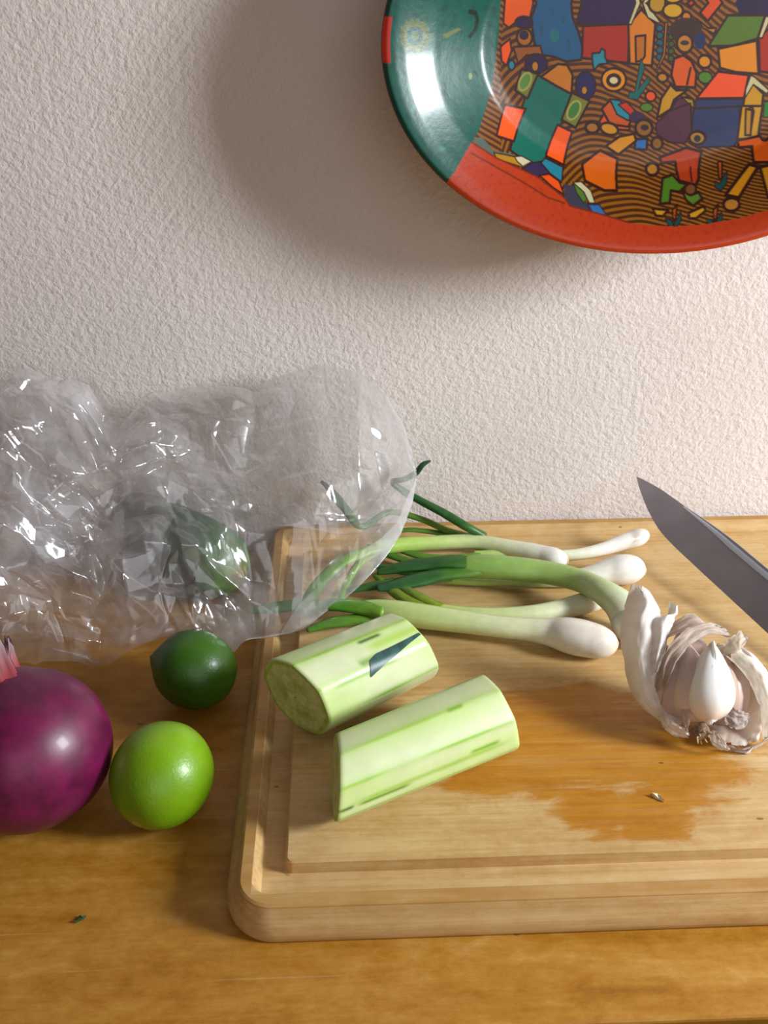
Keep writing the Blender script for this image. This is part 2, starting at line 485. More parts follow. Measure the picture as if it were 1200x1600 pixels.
# the part of the platter beyond the picture repeats the scene, folded over at its own axes
xr, zt = to_local(1195, 200)[0], to_local(1000, 5)[1]
fx = np.where(lx > xr, 2*xr-lx, lx); fz = np.where(lz > zt, 2*zt-lz, lz)
def paint(poly, color, outline=1.6, closed=True, lc='#33140c', soft=0.6):
    P = np.array(poly); w_ = (outline+1.5)*SC
    x0, y0 = P.min(0)-w_; x1, y1 = P.max(0)+w_
    idx = np.nonzero((fx > x0) & (fx < x1) & (fz > y0) & (fz < y1))[0]
    if not len(idx): return
    X, Y = fx[idx], fz[idx]
    ins = np.zeros(len(idx), bool); dmin = np.full(len(idx), 9.0)
    n = len(P)
    for i in range(n if closed else n-1):
        a, b = P[i], P[(i+1) % n]
        if closed:
            c = (a[1] > Y) != (b[1] > Y)
            with np.errstate(divide='ignore', invalid='ignore'):
                xi = (b[0]-a[0])*(Y-a[1])/(b[1]-a[1]+1e-12)+a[0]
            ins ^= c & (X < xi)
        d = b-a; L = d@d+1e-15
        t = np.clip(((X-a[0])*d[0]+(Y-a[1])*d[1])/L, 0, 1)
        dmin = np.minimum(dmin, np.hypot(X-a[0]-t*d[0], Y-a[1]-t*d[1]))
    if closed and color is not None:
        sd = np.where(ins, -dmin, dmin)/SC
        f = np.clip(0.5-sd/(2*soft), 0, 1)[:, None]
        col[idx] = col[idx]*(1-f)+lin(color)*f
    if outline:
        f = np.clip((outline-dmin/SC)/(2*soft)+0.5, 0, 1)[:, None]
        col[idx] = col[idx]*(1-f)+lin(lc)*f
def ell(cx, cy, rx, ry, n=22, rot=0):
    out = []
    for k in range(n):
        a = 2*math.pi*k/n; x, y = rx*math.cos(a), ry*math.sin(a)
        out.append((cx+x*math.cos(rot)-y*math.sin(rot), cy+x*math.sin(rot)+y*math.cos(rot)))
    return out
OR, RD, RED, GR, PUR, BLU, TEAL, LG, YEL, OC, WH, NAVY = '#ff5a0a', '#c4330c', '#a8260a', '#0a6a58', '#2e1440', '#1d567e', '#1f8496', '#55711c', '#c9981c', '#c8740c', '#c9bd8a', '#283478'
# --- upper left: figures and blue tree
paint(crop('A', [(160, -20), (410, -20), (370, 150), (290, 160), (190, 235), (145, 200)]), '#f05a08')
paint(crop('A', [(450, -40), (715, -40), (735, 150), (790, 290), (825, 430), (805, 510), (680, 525), (560, 480), (470, 470), (410, 370), (380, 160)]), BLU, 2)
for q in ((470, 260, 14, 55), (700, 390, 16, 60), (660, 170, 18, 30), (560, 90, 12, 30), (580, 300, 40, 60)):
    paint(crop('A', ell(*q)), '#15506a' if q[2] < 30 else '#1b6a6c', 0)
paint(crop('A', ell(320, 190, 75, 50)), PUR)
paint(crop('A', ell(325, 320, 65, 75)), '#b06414', 2)
paint(crop('A', ell(320, 300, 35, 35)), PUR, 1)
paint(crop('A', [(120, 400), (200, 330), (215, 430), (170, 560), (130, 520)]), OR)
paint(crop('A', [(230, 400), (460, 390), (480, 470), (340, 470), (270, 540)]), '#9a5216', 1.5)
paint(crop('A', ell(215, 555, 28, 42)), TEAL)
paint(crop('A', ell(425, 545, 95, 85)), PUR)
paint(crop('A', ell(415, 565, 28, 42)), '#c07a14', 1)
paint(crop('A', ell(845, 730, 85, 120)), '#251a52')
paint(crop('A', ell(835, 770, 25, 35)), '#c07a14', 1)
# --- green figure with orange sleeves
paint(crop('C', [(10, 50), (130, -40), (330, 60), (480, 220), (430, 300), (290, 260), (170, 230)]), None, 0)
paint(crop('R', [(515, 215), (630, 270), (560, 470), (500, 480), (445, 440)]), GR, 1.8)
paint(crop('A', [(465, 655), (610, 545), (690, 555), (735, 640), (725, 800), (600, 735)]), '#c87410', 2)
paint(crop('A', [(300, 590), (440, 630), (350, 840), (245, 770)]), '#76782a', 2)
paint(crop('A', ell(330, 695, 45, 80, rot=0.45)), '#5b8a3c', 1.6, lc='#a8a050')
paint(crop('A', [(730, 790), (880, 860), (760, 1090), (640, 1020)]), '#76782a', 2)
paint(crop('A', ell(745, 940, 48, 85, rot=0.45)), '#3f7a30', 1.6, lc='#a8a050')
paint(crop('C', [(410, -30), (560, 0), (475, 235), (350, 195)]), OR, 2)
paint(crop('C', [(790, 115), (895, 165), (835, 405), (705, 340)]), OR, 2)
# --- red house with purple roof
paint(crop('R', [(660, -20), (830, -20), (790, 75), (640, 70)]), PUR, 2)
paint(crop('R', [(658, 76), (795, 70), (790, 185), (655, 170)]), RED, 2)
paint(crop('B', [(-10, -20), (100, -10), (40, 200), (0, 220)]), PUR, 0)
paint(crop('B', [(10, 215), (120, 80), (240, 200), (210, 560), (20, 540)]), '#d8780c', 2)
paint(crop('B', [(70, 310), (155, 300), (150, 480), (120, 520), (75, 525)]), '#b8660e', 1.8)
paint(crop('B', [(85, -10), (130, -10), (35, 210), (10, 205)]), WH, 1.2)
paint(crop('B', [(125, 10), (165, 30), (285, 190), (260, 195), (175, 150)]), WH, 1.2)
paint(crop('A', [(900, 455), (965, 450), (980, 415), (1010, 430), (1010, 480), (1035, 540), (960, 550), (915, 600), (905, 530)]), TEAL)
# --- ring flower
paint(crop('A', ell(1085, 680, 105, 98)), '#e08a10', 2)
paint(crop('A', ell(1085, 685, 50, 45)), '#d8c890', 3)
# --- fruit and sticks at the top
paint(crop('B', ell(255, 40, 70, 70)), '#b8860c', 2)
paint(crop('B', ell(390, 90, 85, 65)), '#cf9a12', 2)
paint(crop('B', [(480, -10), (620, -10), (540, 60)]), RD, 2)
paint(crop('B', [(620, 110), (720, -10), (840, -10), (685, 180)]), '#d8480a', 2)
paint(crop('B', [(590, 160), (640, 200), (690, 240), (760, 240), (740, 290), (650, 240)]), '#b8741a', 1.6)
paint(crop('B', ell(505, 145, 40, 45)), '#c87412', 2)
paint(crop('B', [(900, -20), (1220, -20), (1220, 130), (960, 130)]), '#231038', 0)
# --- plant
for k in range(5):
    y = 240+k*62
    paint(crop('B', ell(278, y, 30, 30)), '#1a5a68', 1.2)
    paint(crop('B', ell(375, y+10, 26, 26)), '#3a5a20', 1.2)
paint(crop('B', [(322, 190), (345, 190), (325, 470), (250, 620), (240, 610), (305, 460)]), '#a86a1a', 1.2)
# --- dark haired figure in orange
paint(crop('B', ell(500, 260, 140, 110)), '#3c2418', 0)
paint(crop('B', ell(490, 370, 68, 80)), '#b8761c', 2.4)
paint(crop('B', ell(490, 365, 38, 22)), '#3a2430', 0)
paint(crop('B', ell(620, 350, 50, 70)), '#1e2a52', 0)
paint(crop('B', [(400, 500), (480, 470), (550, 520), (590, 620), (580, 745), (410, 740), (375, 640)]), '#d8560e', 2.2)
paint(crop('B', [(540, 580), (510, 720)]), None, 2, closed=False)
paint(crop('B', [(370, 720), (420, 770), (515, 765), (400, 850), (370, 930), (255, 1005), (290, 840)]), '#c48a12', 2.2)
paint(crop('B', [(420, 850), (520, 820), (590, 880), (570, 1110), (240, 1110), (380, 930)]), '#53283a', 1.5)
paint(crop('B', [(470, 830), (560, 850), (570, 920), (540, 900)]), '#9a8420', 1)
paint(crop('D', [(390, 110), (480, 20), (640, -40), (650, 170), (600, 250), (480, 240), (400, 180)]), '#53283a', 1.5)
paint(crop('B', ell(300, 660, 45, 40)), '#b8761c', 2.2)
paint(crop('B', ell(660, 525, 55, 55)), '#d88410', 2.2)
paint(crop('B', ell(665, 660, 60, 52)), '#4f7a1e', 1.4)
paint(crop('B', ell(200, 820, 45, 45)), '#e85010', 1.8)
paint(crop('B', ell(165, 915, 55, 38)), '#4f7a1e', 1.2)
paint(crop('B', [(115, 500), (150, 570), (95, 760), (180, 650), (195, 690), (90, 850), (10, 840), (15, 790), (65, 780)]), '#0f5f5a', 0.8)
# --- right houses
paint(crop('B', [(690, 395), (860, 130), (1175, 130), (1110, 330), (900, 390)]), LG, 2)
paint(crop('B', [(775, 415), (1105, 345), (1120, 630), (920, 615), (790, 580)]), '#e08510', 2.2)
paint(crop('B', [(1120, 320), (1200, 250), (1230, 260), (1230, 620), (1130, 610)]), RED, 2)
paint(crop('B', [(1120, 320), (1180, 140), (1230, 140), (1150, 325)]), WH, 1.2)
paint(crop('B', [(590, 840), (775, 610), (1035, 640), (995, 835)]), '#f0501a', 2)
paint(crop('B', [(590, 850), (990, 845), (960, 1110), (560, 1110)]), '#2c3358', 1)
paint(crop('D', [(665, 0), (1000, -20), (985, 200), (960, 270), (690, 280), (640, 250)]), '#2c3358', 1.5)
paint(crop('B', [(1000, 830), (1070, 710), (1160, 800), (1130, 1110), (955, 1110)]), '#c88e12', 2)
paint(crop('D', [(1010, -20), (1160, -20), (1130, 210), (980, 220)]), '#c88e12', 2)
paint(crop('B', [(1010, 1110), (1030, 930), (1065, 910), (1080, 950), (1055, 1110)]), '#b87c12', 1.8)
paint(crop('D', [(1040, 0), (1085, 10), (1075, 190), (1035, 190)]), '#b87c12', 1.8)
paint(crop('B', [(1055, 640), (1090, 660), (1210, 770), (1190, 800), (1075, 720), (1005, 835), (1010, 760)]), WH, 1.2)
paint(crop('B', [(1170, 870), (1230, 860), (1230, 1000), (1160, 1000)]), '#2c7a2c', 1)
# --- fruit bowl and sleeper
paint(crop('A', [(960, 1040), (1060, 870), (1080, 860), (1110, 980), (1220, 1040), (1220, 1110), (1000, 1100)]), '#d8520c', 2)
paint(crop('D', [(0, 0), (60, -60), (210, 90), (190, 130), (60, 110)]), '#c8500e', 2)
paint(crop('D', [(60, -70), (130, -60), (220, 60), (190, 85), (110, 40)]), TEAL, 1.4)
paint(crop('D', [(120, -30), (180, -50), (240, 10), (210, 50)]), '#c82c1c', 1.2)
paint(crop('D', ell(55, 145, 65, 42, rot=0.3)), '#d08a18', 2.2)
paint(crop('C', ell(1040, 135, 48, 40)), '#a86a24', 2.6)
paint(crop('D', ell(255, 60, 60, 40)), '#382440', 0)
paint(crop('D', ell(305, 140, 62, 62)), '#8c5a20', 2.4)
paint(crop('D', ell(310, 135, 30, 22)), '#33202c', 0)
paint(crop('D', [(240, 220), (330, 215), (325, 295), (240, 290)]), '#2f6aa8', 2)
paint(crop('D', [(30, 270), (130, 200), (235, 180), (250, 230), (120, 330)]), '#d88c14', 2.2)
paint(crop('D', [(-140, 400), (-10, 300), (115, 360), (110, 590), (20, 590), (-120, 520)]), '#d8600a', 2.4)
paint(crop('D', ell(400, 250, 40, 45)), '#8a5a1a', 2.4)
# --- striding figure
paint(crop('D', ell(690, 210, 58, 48)), '#a8762a', 2.4)
paint(crop('D', ell(690, 215, 26, 26)), '#33282c', 0)
paint(crop('D', [(420, 350), (560, 300), (610, 280), (720, 310), (700, 500), (680, 550), (560, 520), (530, 380), (430, 390)]), '#b23a10', 2.4)
paint(crop('D', [(640, 420), (650, 520)]), None, 1.6, closed=False)
paint(crop('D', [(440, 500), (510, 475), (560, 530), (620, 545), (560, 600), (500, 590), (490, 680), (420, 685)]), '#4c7a1c', 2.2)
paint(crop('D', [(580, 590), (640, 620), (700, 600), (725, 650), (660, 700), (610, 660)]), '#5c7a24', 2.2)
paint(crop('D', ell(640, 580, 40, 42)), '#7a4a24', 1.8)
paint(crop('D', ell(365, 435, 45, 45)), '#b0741c', 2.6)
paint(crop('D', [(370, 720), (480, 730), (440, 775), (390, 770)]), '#d09018', 2)
paint(crop('D', [(630, 750), (740, 700), (745, 740), (680, 790), (630, 790)]), '#d09018', 2)
for bx in (520, 815):
    paint(crop('D', [(bx-60, 790), (bx-20, 800), (bx, 840), (bx+50, 740), (bx+55, 800), (bx+25, 850), (bx-40, 850)]), '#134a48', 1)
    paint(crop('D', [(bx-10, 730), (bx+25, 690), (bx+10, 800), (bx-5, 810)]), '#c2561a', 1.6)
paint(crop('D', [(815, 520), (850, 540), (880, 480), (905, 450), (900, 540), (860, 590), (820, 570)]), '#134a48', 1)
paint(crop('D', [(840, 380), (870, 380), (865, 510), (845, 500)]), '#c2561a', 1.6)
# --- right edge figure
paint(crop('D', [(980, 230), (1140, 195), (1160, 225), (1230, 240), (1230, 385), (1095, 385), (1085, 270), (990, 280)]), '#dc5a0c', 2.2)
paint(crop('D', [(1060, 400), (1125, 420), (990, 640), (895, 620)]), '#d0860e', 2.4)
paint(crop('D', [(1140, 420), (1230, 400), (1230, 640), (1200, 640)]), '#d0860e', 2.4)
paint(crop('D', ell(935, 690, 58, 48)), '#b8762c', 2.4)
# --- ornaments where the scene meets the red rim
paint(crop('C', [(160, 230), (240, 200), (330, 300), (480, 330), (470, 390), (330, 340)]), '#5a665a', 0)
paint(crop('C', [(330, 315), (480, 345), (560, 430), (350, 360)]), '#b8820e', 1)
paint(crop('C', [(480, 345), (530, 340), (605, 380), (540, 415), (500, 380)]), '#d0c8a0', 1)
paint(crop('C', [(540, 430), (600, 390), (690, 380), (740, 480), (640, 490)]), '#33284c', 1)
paint(crop('C', [(670, 390), (700, 355), (830, 420), (820, 530), (740, 470)]), '#1f7f94', 1.4)
paint(crop('C', [(660, 480), (730, 470), (800, 520), (838, 620), (760, 570)]), '#f0520e', 1.4)
paint(crop('C', [(840, 540), (920, 560), (1010, 690), (1020, 730), (880, 700), (835, 620)]), '#3c3a4a', 0)
paint(crop('C', [(905, 540), (960, 560), (1000, 650), (980, 680), (930, 610)]), '#4f7a2c', 0.8)
paint(crop('C', [(900, 530), (960, 525), (1030, 590), (1060, 680), (1020, 680), (980, 600)]), '#c8c496', 1)
paint(crop('C', [(1010, 690), (1090, 690), (1145, 770), (1040, 745)]), '#2f6aa8', 1)
# --- rim
er = np.hypot(lx/PA, lz/PB)
def region(poly, color, side):
    P = np.array(poly); ins = np.zeros(len(lx), bool)
    for i in range(len(P)):
        a, b = P[i], P[(i+1) % len(P)]
        c = (a[1] > lz) != (b[1] > lz)
        xi = (b[0]-a[0])*(lz-a[1])/(b[1]-a[1]+1e-12)+a[0]
        ins ^= c & (lx < xi)
    col[ins] = lin(color)
    return ins
red_in = [(737, 222), (774, 246), (815, 265), (839, 276), (882, 309), (891, 322), (947, 337), (983, 348), (1016, 352), (1057, 354), (1102, 350), (1157, 341), (1200, 328), (1290, 290), (1360, 240), (1430, 130)]
rm = region([to_local(*q) for q in red_in]+[to_local(*q) for q in ((1600, 130), (1600, 520), (560, 520), (708, 268))], '#bd3a10', 0)
gm = region([to_local(*q) for q in ((540, -420), (900, -420), (795, -180), (785, -60), (783, 0), (779, 60), (768, 140), (748, 205), (737, 222), (708, 272), (640, 330), (540, 330))], '#07594a', 0)
gm2 = region([to_local(*q) for q in ((1430, 130), (1600, 130), (1600, -420), (1340, -420), (1400, -100))], '#07594a', 0)
red_spk = np.array([mnoise.noise(Vector((x*420, z*420, 0))) for x, z in zip(lx[rm], lz[rm])])
f = smoothstep(0.1, 0.5, red_spk)[:, None]; col[rm] = col[rm]*(1-0.35*f)+lin('#a81224')*0.35*f
gs = np.array([mnoise.noise(Vector((x*260, z*260, 3))) for x, z in zip(lx[gm], lz[gm])])
f = smoothstep(0.05, 0.6, gs)[:, None]; col[gm] = col[gm]*(1-0.5*f)+lin('#1f3f34')*0.5*f
fx, fz = lx, lz
paint(crop('P', red_in[:8]), None, 1.2, closed=False, lc='#7a2410')
paint(crop('C', [(170, 320), (330, 410), (560, 540), (720, 640), (840, 680)]), None, 1.4, closed=False, lc='#7c2a08')
# gear flower and strokes on the green
GX, GY = 372, 305
for k in range(14):
    a = 2*math.pi*k/14
    paint(crop('E', ell(GX+112*math.cos(a), GY+125*math.sin(a), 22, 26)), '#5c6c2e', 0)
paint(crop('E', ell(GX, GY, 96, 108)), '#6a7434', 0)
paint(crop('E', ell(GX, GY, 70, 80)), '#0b5a54', 0)
paint(crop('E', ell(GX, GY, 36, 42)), '#5d7a48', 0)
paint(crop('E', [(600, 300), (740, 235), (770, 250), (640, 325)]), '#6a7434', 0)
paint(crop('E', [(840, 100), (890, 110), (905, 170), (890, 250), (840, 310)]), None, 3.2, closed=False, lc='#0a2a14')
paint(crop('E', ell(338, 575, 24, 26)), '#5f7638', 0)
paint(crop('E', ell(845, 650, 16, 28)), '#8a9a68', 0)
paint(crop('E', [(880, 610), (900, 640)]), None, 2, closed=False, lc='#0a2a14')
paint(crop('E', [(610, 780), (560, 900), (500, 1000), (460, 1060)]), None, 1.3, closed=False, lc='#0c2c3a')
paint(crop('E', ell(355, 930, 22, 34)), '#2f7a62', 0)
paint(crop('E', ell(600, 1270, 30, 22)), '#2f7a62', 0)
# outer lip: dark line, with a red stretch on the left
thv = np.arctan2(lz/PB, lx/PA)
lip = er > 0.988
col[lip & ~rm] = lin('#0a3a2c')
redlip = (er > 0.974) & (np.abs(thv) > math.radians(172.5))
zz_ = lz; redlip &= (lx < 0) & (zz_ > to_local(600, 98)[1]) & (zz_ < to_local(600, 4)[1])
col[redlip] = lin('#c22a12')

col *= 0.72
M_plate = mat_vcol('painted_lacquer', rough=0.32, coat=0.2, bump_scale=140, bump_s=0.12, bump_d=0.0012, spec=0.4)
pl = empty('wall_platter', tuple(pc))
tag(pl, 'oval lacquered folk-art platter painted with houses and figures, hanging on the wall', 'platter')
V = np.c_[lx, ly, lz]+pc
mesh('painted_face', V, grid_faces(nT, len(RR), True), M_plate, pl, True, col)
M_back = mat_plain('platter_back_red', '#7c2410', 0.5, nscale=40)
nb = 200
bl_ = []
for r, d in ((1.0, .0435), (1.003, .0422), (0.998, .0402), (0.95, .0385), (0.84, .0300), (0.72, .0170), (0.63, .0075), (0.56, .0045), (0.02, .0045)):
    bl_.append([(pc[0]+PA*r*math.cos(a), pc[1]-d, pc[2]+PB*r*math.sin(a)) for a in np.linspace(0, 2*math.pi, nb+1)[:-1]])
mesh('back_shell', np.array(bl_).transpose(1, 0, 2).reshape(-1, 3), grid_faces(nb, len(bl_), True), M_back, pl)
pl.rotation_euler.x = TILT

# ------------------------------------------------------------------ red onion
def frame(axis, hint=(0, 0, 1)):
    a = np.array(axis, float); a /= np.linalg.norm(a)
    h = np.array(hint, float)
    if abs(a@h) > 0.95: h = np.array([0, 1, 0.])
    b = np.cross(a, h); b /= np.linalg.norm(b); return b, np.cross(a, b), a
def pnoise(a, seed, freqs=(5, 9, 16, 31, 57)):
    r_ = np.random.RandomState(seed); s = 0
    for f_ in freqs: s = s+np.sin(a*f_+r_.rand()*6.28)*r_.uniform(.5, 1)/math.sqrt(f_)
    return s
def spin(center, axis, prof_rz, seg=96, wob=0.0, seed=0):
    b1, b2, ax = frame(axis); rz = np.array(prof_rz)
    n = len(rz); A = np.linspace(0, 2*math.pi, seg, endpoint=False)
    aa, ii = np.meshgrid(A, np.arange(n), indexing='ij')
    r = rz[ii, 0]*(1+wob*pnoise(aa, seed, (2, 3, 5))); z = rz[ii, 1]
    V = np.array(center)+(r*np.cos(aa))[..., None]*b1+(r*np.sin(aa))[..., None]*b2+z[..., None]*ax
    return V.reshape(-1, 3), grid_faces(seg, n, True), aa.ravel(), (ii/(n-1)).ravel()

M_onion = mat_vcol('red_onion_skin', rough=0.40, coat=0.08, bump_scale=220, bump_s=0.08, bump_d=0.0006, mottled=0.3, mscale=90)
ORAD = 0.0408
oc = onz(40, 1171, 0.0385)
on = empty('red_onion', (oc[0], oc[1], 0)); tag(on, 'whole glossy red onion with a dry pinkish neck beside the limes', 'onion')
oax = np.array([-0.23, 0.25, 0.94]); oax /= np.linalg.norm(oax)
prof_o = []
for t in np.linspace(0, 1, 70):
    ph_ = -math.pi/2+math.pi*t
    r = ORAD*math.cos(ph_)**0.92 if math.cos(ph_) > 0 else 0
    z = ORAD*0.93*math.sin(ph_)
    if t > 0.82:
        k = (t-0.82)/0.18; r = max(r, 0.0105-0.002*k); z = z+0.010*k*k
    prof_o.append((max(r, 0.0004), z))
V, Fq, aa, tt_ = spin(oc, oax, prof_o, 128, 0.012, 3)
c = ramp(tt_, [(0, '#5a1030'), (0.12, '#6d0f3e'), (0.35, '#7c0f4c'), (0.6, '#8a1450'), (0.8, '#741242'), (0.92, '#6a2440'), (1, '#b06a70')])
stv = np.clip(0.5+0.55*pnoise(aa+0.25*tt_, 5, (13, 23, 41, 67, 90)), 0, 1)[:, None]
c = c*(1-0.45*stv)+c*lin('#ff9ac8')*0.0+lin('#a8246a')*0.18*stv+c*0.25*stv
V[:, 2] = np.maximum(V[:, 2], 0.0003)
mesh('bulb', V, Fq, M_onion, on, True, c*np.array([0.72, 0.6, 0.78]))
M_neck = mat_vcol('dry_onion_neck', rough=0.75, trans=0.2)
top = oc+oax*(ORAD*0.93+0.004)
b1, b2, _ = frame(oax)
nseg, nrow = 72, 30
V = []; cc = []
for i in range(nseg):
    a = 2*math.pi*i/nseg
    ln = 0.019+0.005*mnoise.noise(Vector((math.cos(a)*2.2, math.sin(a)*2.2, 7)))+0.006*mnoise.noise(Vector((math.cos(a)*7, math.sin(a)*7, 3)))
    for j in range(nrow):
        t = j/(nrow-1)
        fold = 1+min(1, t*1.6)*(0.10*math.sin(4*a+t*1.5)+0.07*math.sin(9*a-t*2))+0.08*mnoise.noise(Vector((math.cos(a)*4, math.sin(a)*4, t*3)))
        r = (0.0040*(1-t)**2+0.0094+0.0008*t*t)*fold
        V.append(top-oax*0.012+oax*ln*t*1.25+(b1*math.cos(a)+b2*math.sin(a))*r)
        cc.append((t, mnoise.noise(Vector((math.cos(a)*9, math.sin(a)*9, t*2)))))
cc = np.array(cc)
c = ramp(cc[:, 0], [(0, '#5c0f30'), (0.25, '#8c2030'), (0.5, '#9c3a42'), (0.75, '#a0686c'), (1, '#a08c92')])*(1+0.5*cc[:, 1:2])
nk_ = mesh('dry_neck', V, grid_faces(nseg, nrow, True), M_neck, on, True, np.clip(c, 0, 1))
for k in range(16):
    a = k*0.393+0.1*random.random(); rad = random.uniform(0.003, 0.009); dr = b1*math.cos(a)+b2*math.sin(a)
    base = top+oax*0.004+dr*rad; ln = random.uniform(0.006, 0.013)
    tip_ = base+oax*ln+dr*random.uniform(-.002, .003)+b1*random.uniform(-.002, .002)
    V, F, T, A = tube([base, base*.5+tip_*.5+dr*.0008, tip_], [0.0019, 0.0014, 0.0004], 7, 10, 0.45, up=tuple(dr), lump=0.2)
    mesh('neck_fibre', V, F, M_neck, nk_, True, ramp(T, [(0, '#8c3440'), (0.5, '#a07078'), (1, '#a8989c')]))

# ------------------------------------------------------------------ limes
M_lime = mat_vcol('lime_peel', rough=0.36, coat=0.08, bump_scale=700, bump_s=0.28, bump_d=0.0006, mottled=0.12, mscale=45, sss=0.0)
M_nub = mat_plain('lime_stem_scar', '#a89a3a', 0.7, nscale=600)
def lime(px, py, r, el, axis, stops, label, seed, nip=0.0024):
    zc = r*0.99
    ctr = onz(px, py, zc)
    e = empty('lime', (ctr[0], ctr[1], 0)); tag(e, label, 'lime', 'limes on the table')
    pr = []
    for t in np.linspace(0, 1, 56):
        ph_ = -math.pi/2+math.pi*t
        rr_ = r*math.cos(ph_); z = r*el*math.sin(ph_)
        if t > 0.86: z += nip*((t-0.86)/0.14)**1.5
        if t < 0.10: z += 0.0015*((0.10-t)/0.10)**2
        pr.append((max(rr_, 0.0003), z))
    V, Fq, aa, tt_ = spin(ctr, axis, pr, 72, 0.01, seed)
    V[:, 2] += -V[:, 2].min()+0.0002
    c = ramp(tt_, stops)
    bl = 0.5+0.5*np.sin(aa*2+seed)*np.sin(tt_*5+seed)
    c = c*(0.9+0.14*bl[:, None])
    mesh('peel', V, Fq, M_lime, e, True, c)
    ax = np.array(axis, float); ax /= np.linalg.norm(ax)
    dz = V[:, 2].mean()-ctr[2]
    cb_ = ctr+np.array([0, 0, dz])-ax*(r*el-0.0010)
    Vn, Fn, _, _ = spin(cb_, -ax, [(0.0001, 0.0010), (0.0014, 0.0012), (0.0026, 0.0006), (0.0034, -0.0008)], 14, 0.15, seed)
    mesh('stem_scar', Vn, Fn, M_nub, e)
    return e
lime(253, 1212, 0.0248, 1.05, (0.40, 0.82, 0.41), [(0, '#9aa01e'), (0.15, '#6f9a0e'), (0.5, '#7aa80c'), (0.8, '#86b216'), (1, '#8a9c1e')],
     'bright yellow-green lime with a pale stem scar, nearest the table front', 1, 0.0004)
lime(305, 1047, 0.0222, 1.06, (-0.90, 0.05, 0.32), [(0, '#466e14'), (0.3, '#3c6c12'), (0.7, '#345f10'), (1, '#284c10')],
     'dark green lime with a pointed left end, behind the brighter lime', 4)

# ------------------------------------------------------------------ unpeeled cucumber behind the bag
M_cuke = mat_vcol('dark_cucumber_skin', rough=0.35, coat=0.1, bump_scale=160, bump_s=0.1, bump_d=0.0008, mottled=0.3, mscale=120)
cf = onz(368, 895, 0.026)
ce = empty('whole_cucumber', (cf[0], cf[1]+0.03, 0)); tag(ce, 'dark green unpeeled cucumber lying behind the clear plastic bag', 'cucumber')
cdv = np.array([-0.75, 0.62, 0.0]); cdv /= np.linalg.norm(cdv)
Pts = [cf-cdv*0.004]+[cf+cdv*s for s in (0.0, 0.006, 0.016, 0.035, 0.06, 0.09, 0.104, 0.110)]
Pts = [np.array([p[0], p[1], 0.0265]) for p in Pts]
V, F, T, A = tube(Pts, [0.004, 0.013, 0.019, 0.0235, 0.0255, 0.0258, 0.024, 0.018, 0.006], 40, 70)
c = ramp(T, [(0, '#8c8a4a'), (0.03, '#5d8a3e'), (0.12, '#3c7030'), (0.3, '#254f2a'), (1, '#1e4024')])
st_ = np.clip(0.5+0.6*pnoise(A, 9, (6, 11, 17)), 0, 1)[:, None]
c = c*(0.8+0.5*st_)
mesh('cucumber_body', V, F, M_cuke, ce, True, c)
Vn, Fn, _, _ = spin(Pts[0], -cdv, [(0.0001, 0.0014), (0.002, 0.0013), (0.0032, 0.0003), (0.0036, -0.001)], 14, 0.15, 2)
mesh('blossom_scar', Vn, Fn, mat_plain('blossom_scar_tan', '#a8875c', 0.8, nscale=500), ce)

# ------------------------------------------------------------------ peeled cucumber pieces
M_flesh = mat_vcol('peeled_cucumber_flesh', rough=0.38, coat=0.15, sss=0.12, bump_scale=300, bump_s=0.05, bump_d=0.0005, mottled=0.05, mscale=70)
M_peel = mat_plain('leftover_dark_peel', '#35605a', 0.4, nscale=150, namt=0.4)
def mat_cut():
    mt, nt, p = newmat('cucumber_cut_face')
    a = N(nt, 'ShaderNodeVertexColor', layer_name='Col')
    nn = noise_node(nt, mapping(nt), 260, 4, 0.6)
    k = cramp(nt, nn.outputs['Fac'], [(0.3, '#d0d0a0'), (0.7, '#ffffff')])
    nt.links.new(mixc(nt, 1.0, a.outputs['Color'], k, 'MULTIPLY'), p.inputs['Base Color'])
    p.inputs['Roughness'].default_value = 0.35
    return mt
M_cut = mat_cut()
def oct_radius(a, nsides, rot, roundness, seed):
    r_ = np.random.RandomState(seed)
    angs = rot+np.arange(nsides)*2*math.pi/nsides+r_.uniform(-.10, .10, nsides)
    dist = 1.0-r_.uniform(0, .045, nsides)
    rr_ = np.full(a.shape, 9.0); which = np.zeros(a.shape, int)
    for k in range(nsides):
        c_ = np.cos(a-angs[k]); v = np.where(c_ > 0.15, dist[k]/np.maximum(c_, 0.15), 9)
        which = np.where(v < rr_, k, which); rr_ = np.minimum(rr_, v)
    # distance to nearest facet corner, as (second nearest - nearest)
    vs = np.sort(np.stack([np.where(np.cos(a-angs[k]) > 0.15, dist[k]/np.maximum(np.cos(a-angs[k]), 0.15), 9) for k in range(nsides)]), axis=0)
    rr_ = 0.62*np.minimum(rr_, 1.05)+0.38*1.0
    for _ in range(3): rr_ = (np.roll(rr_, 1)+2*rr_+np.roll(rr_, -1))/4
    return rr_, vs[1]-vs[0], which, angs
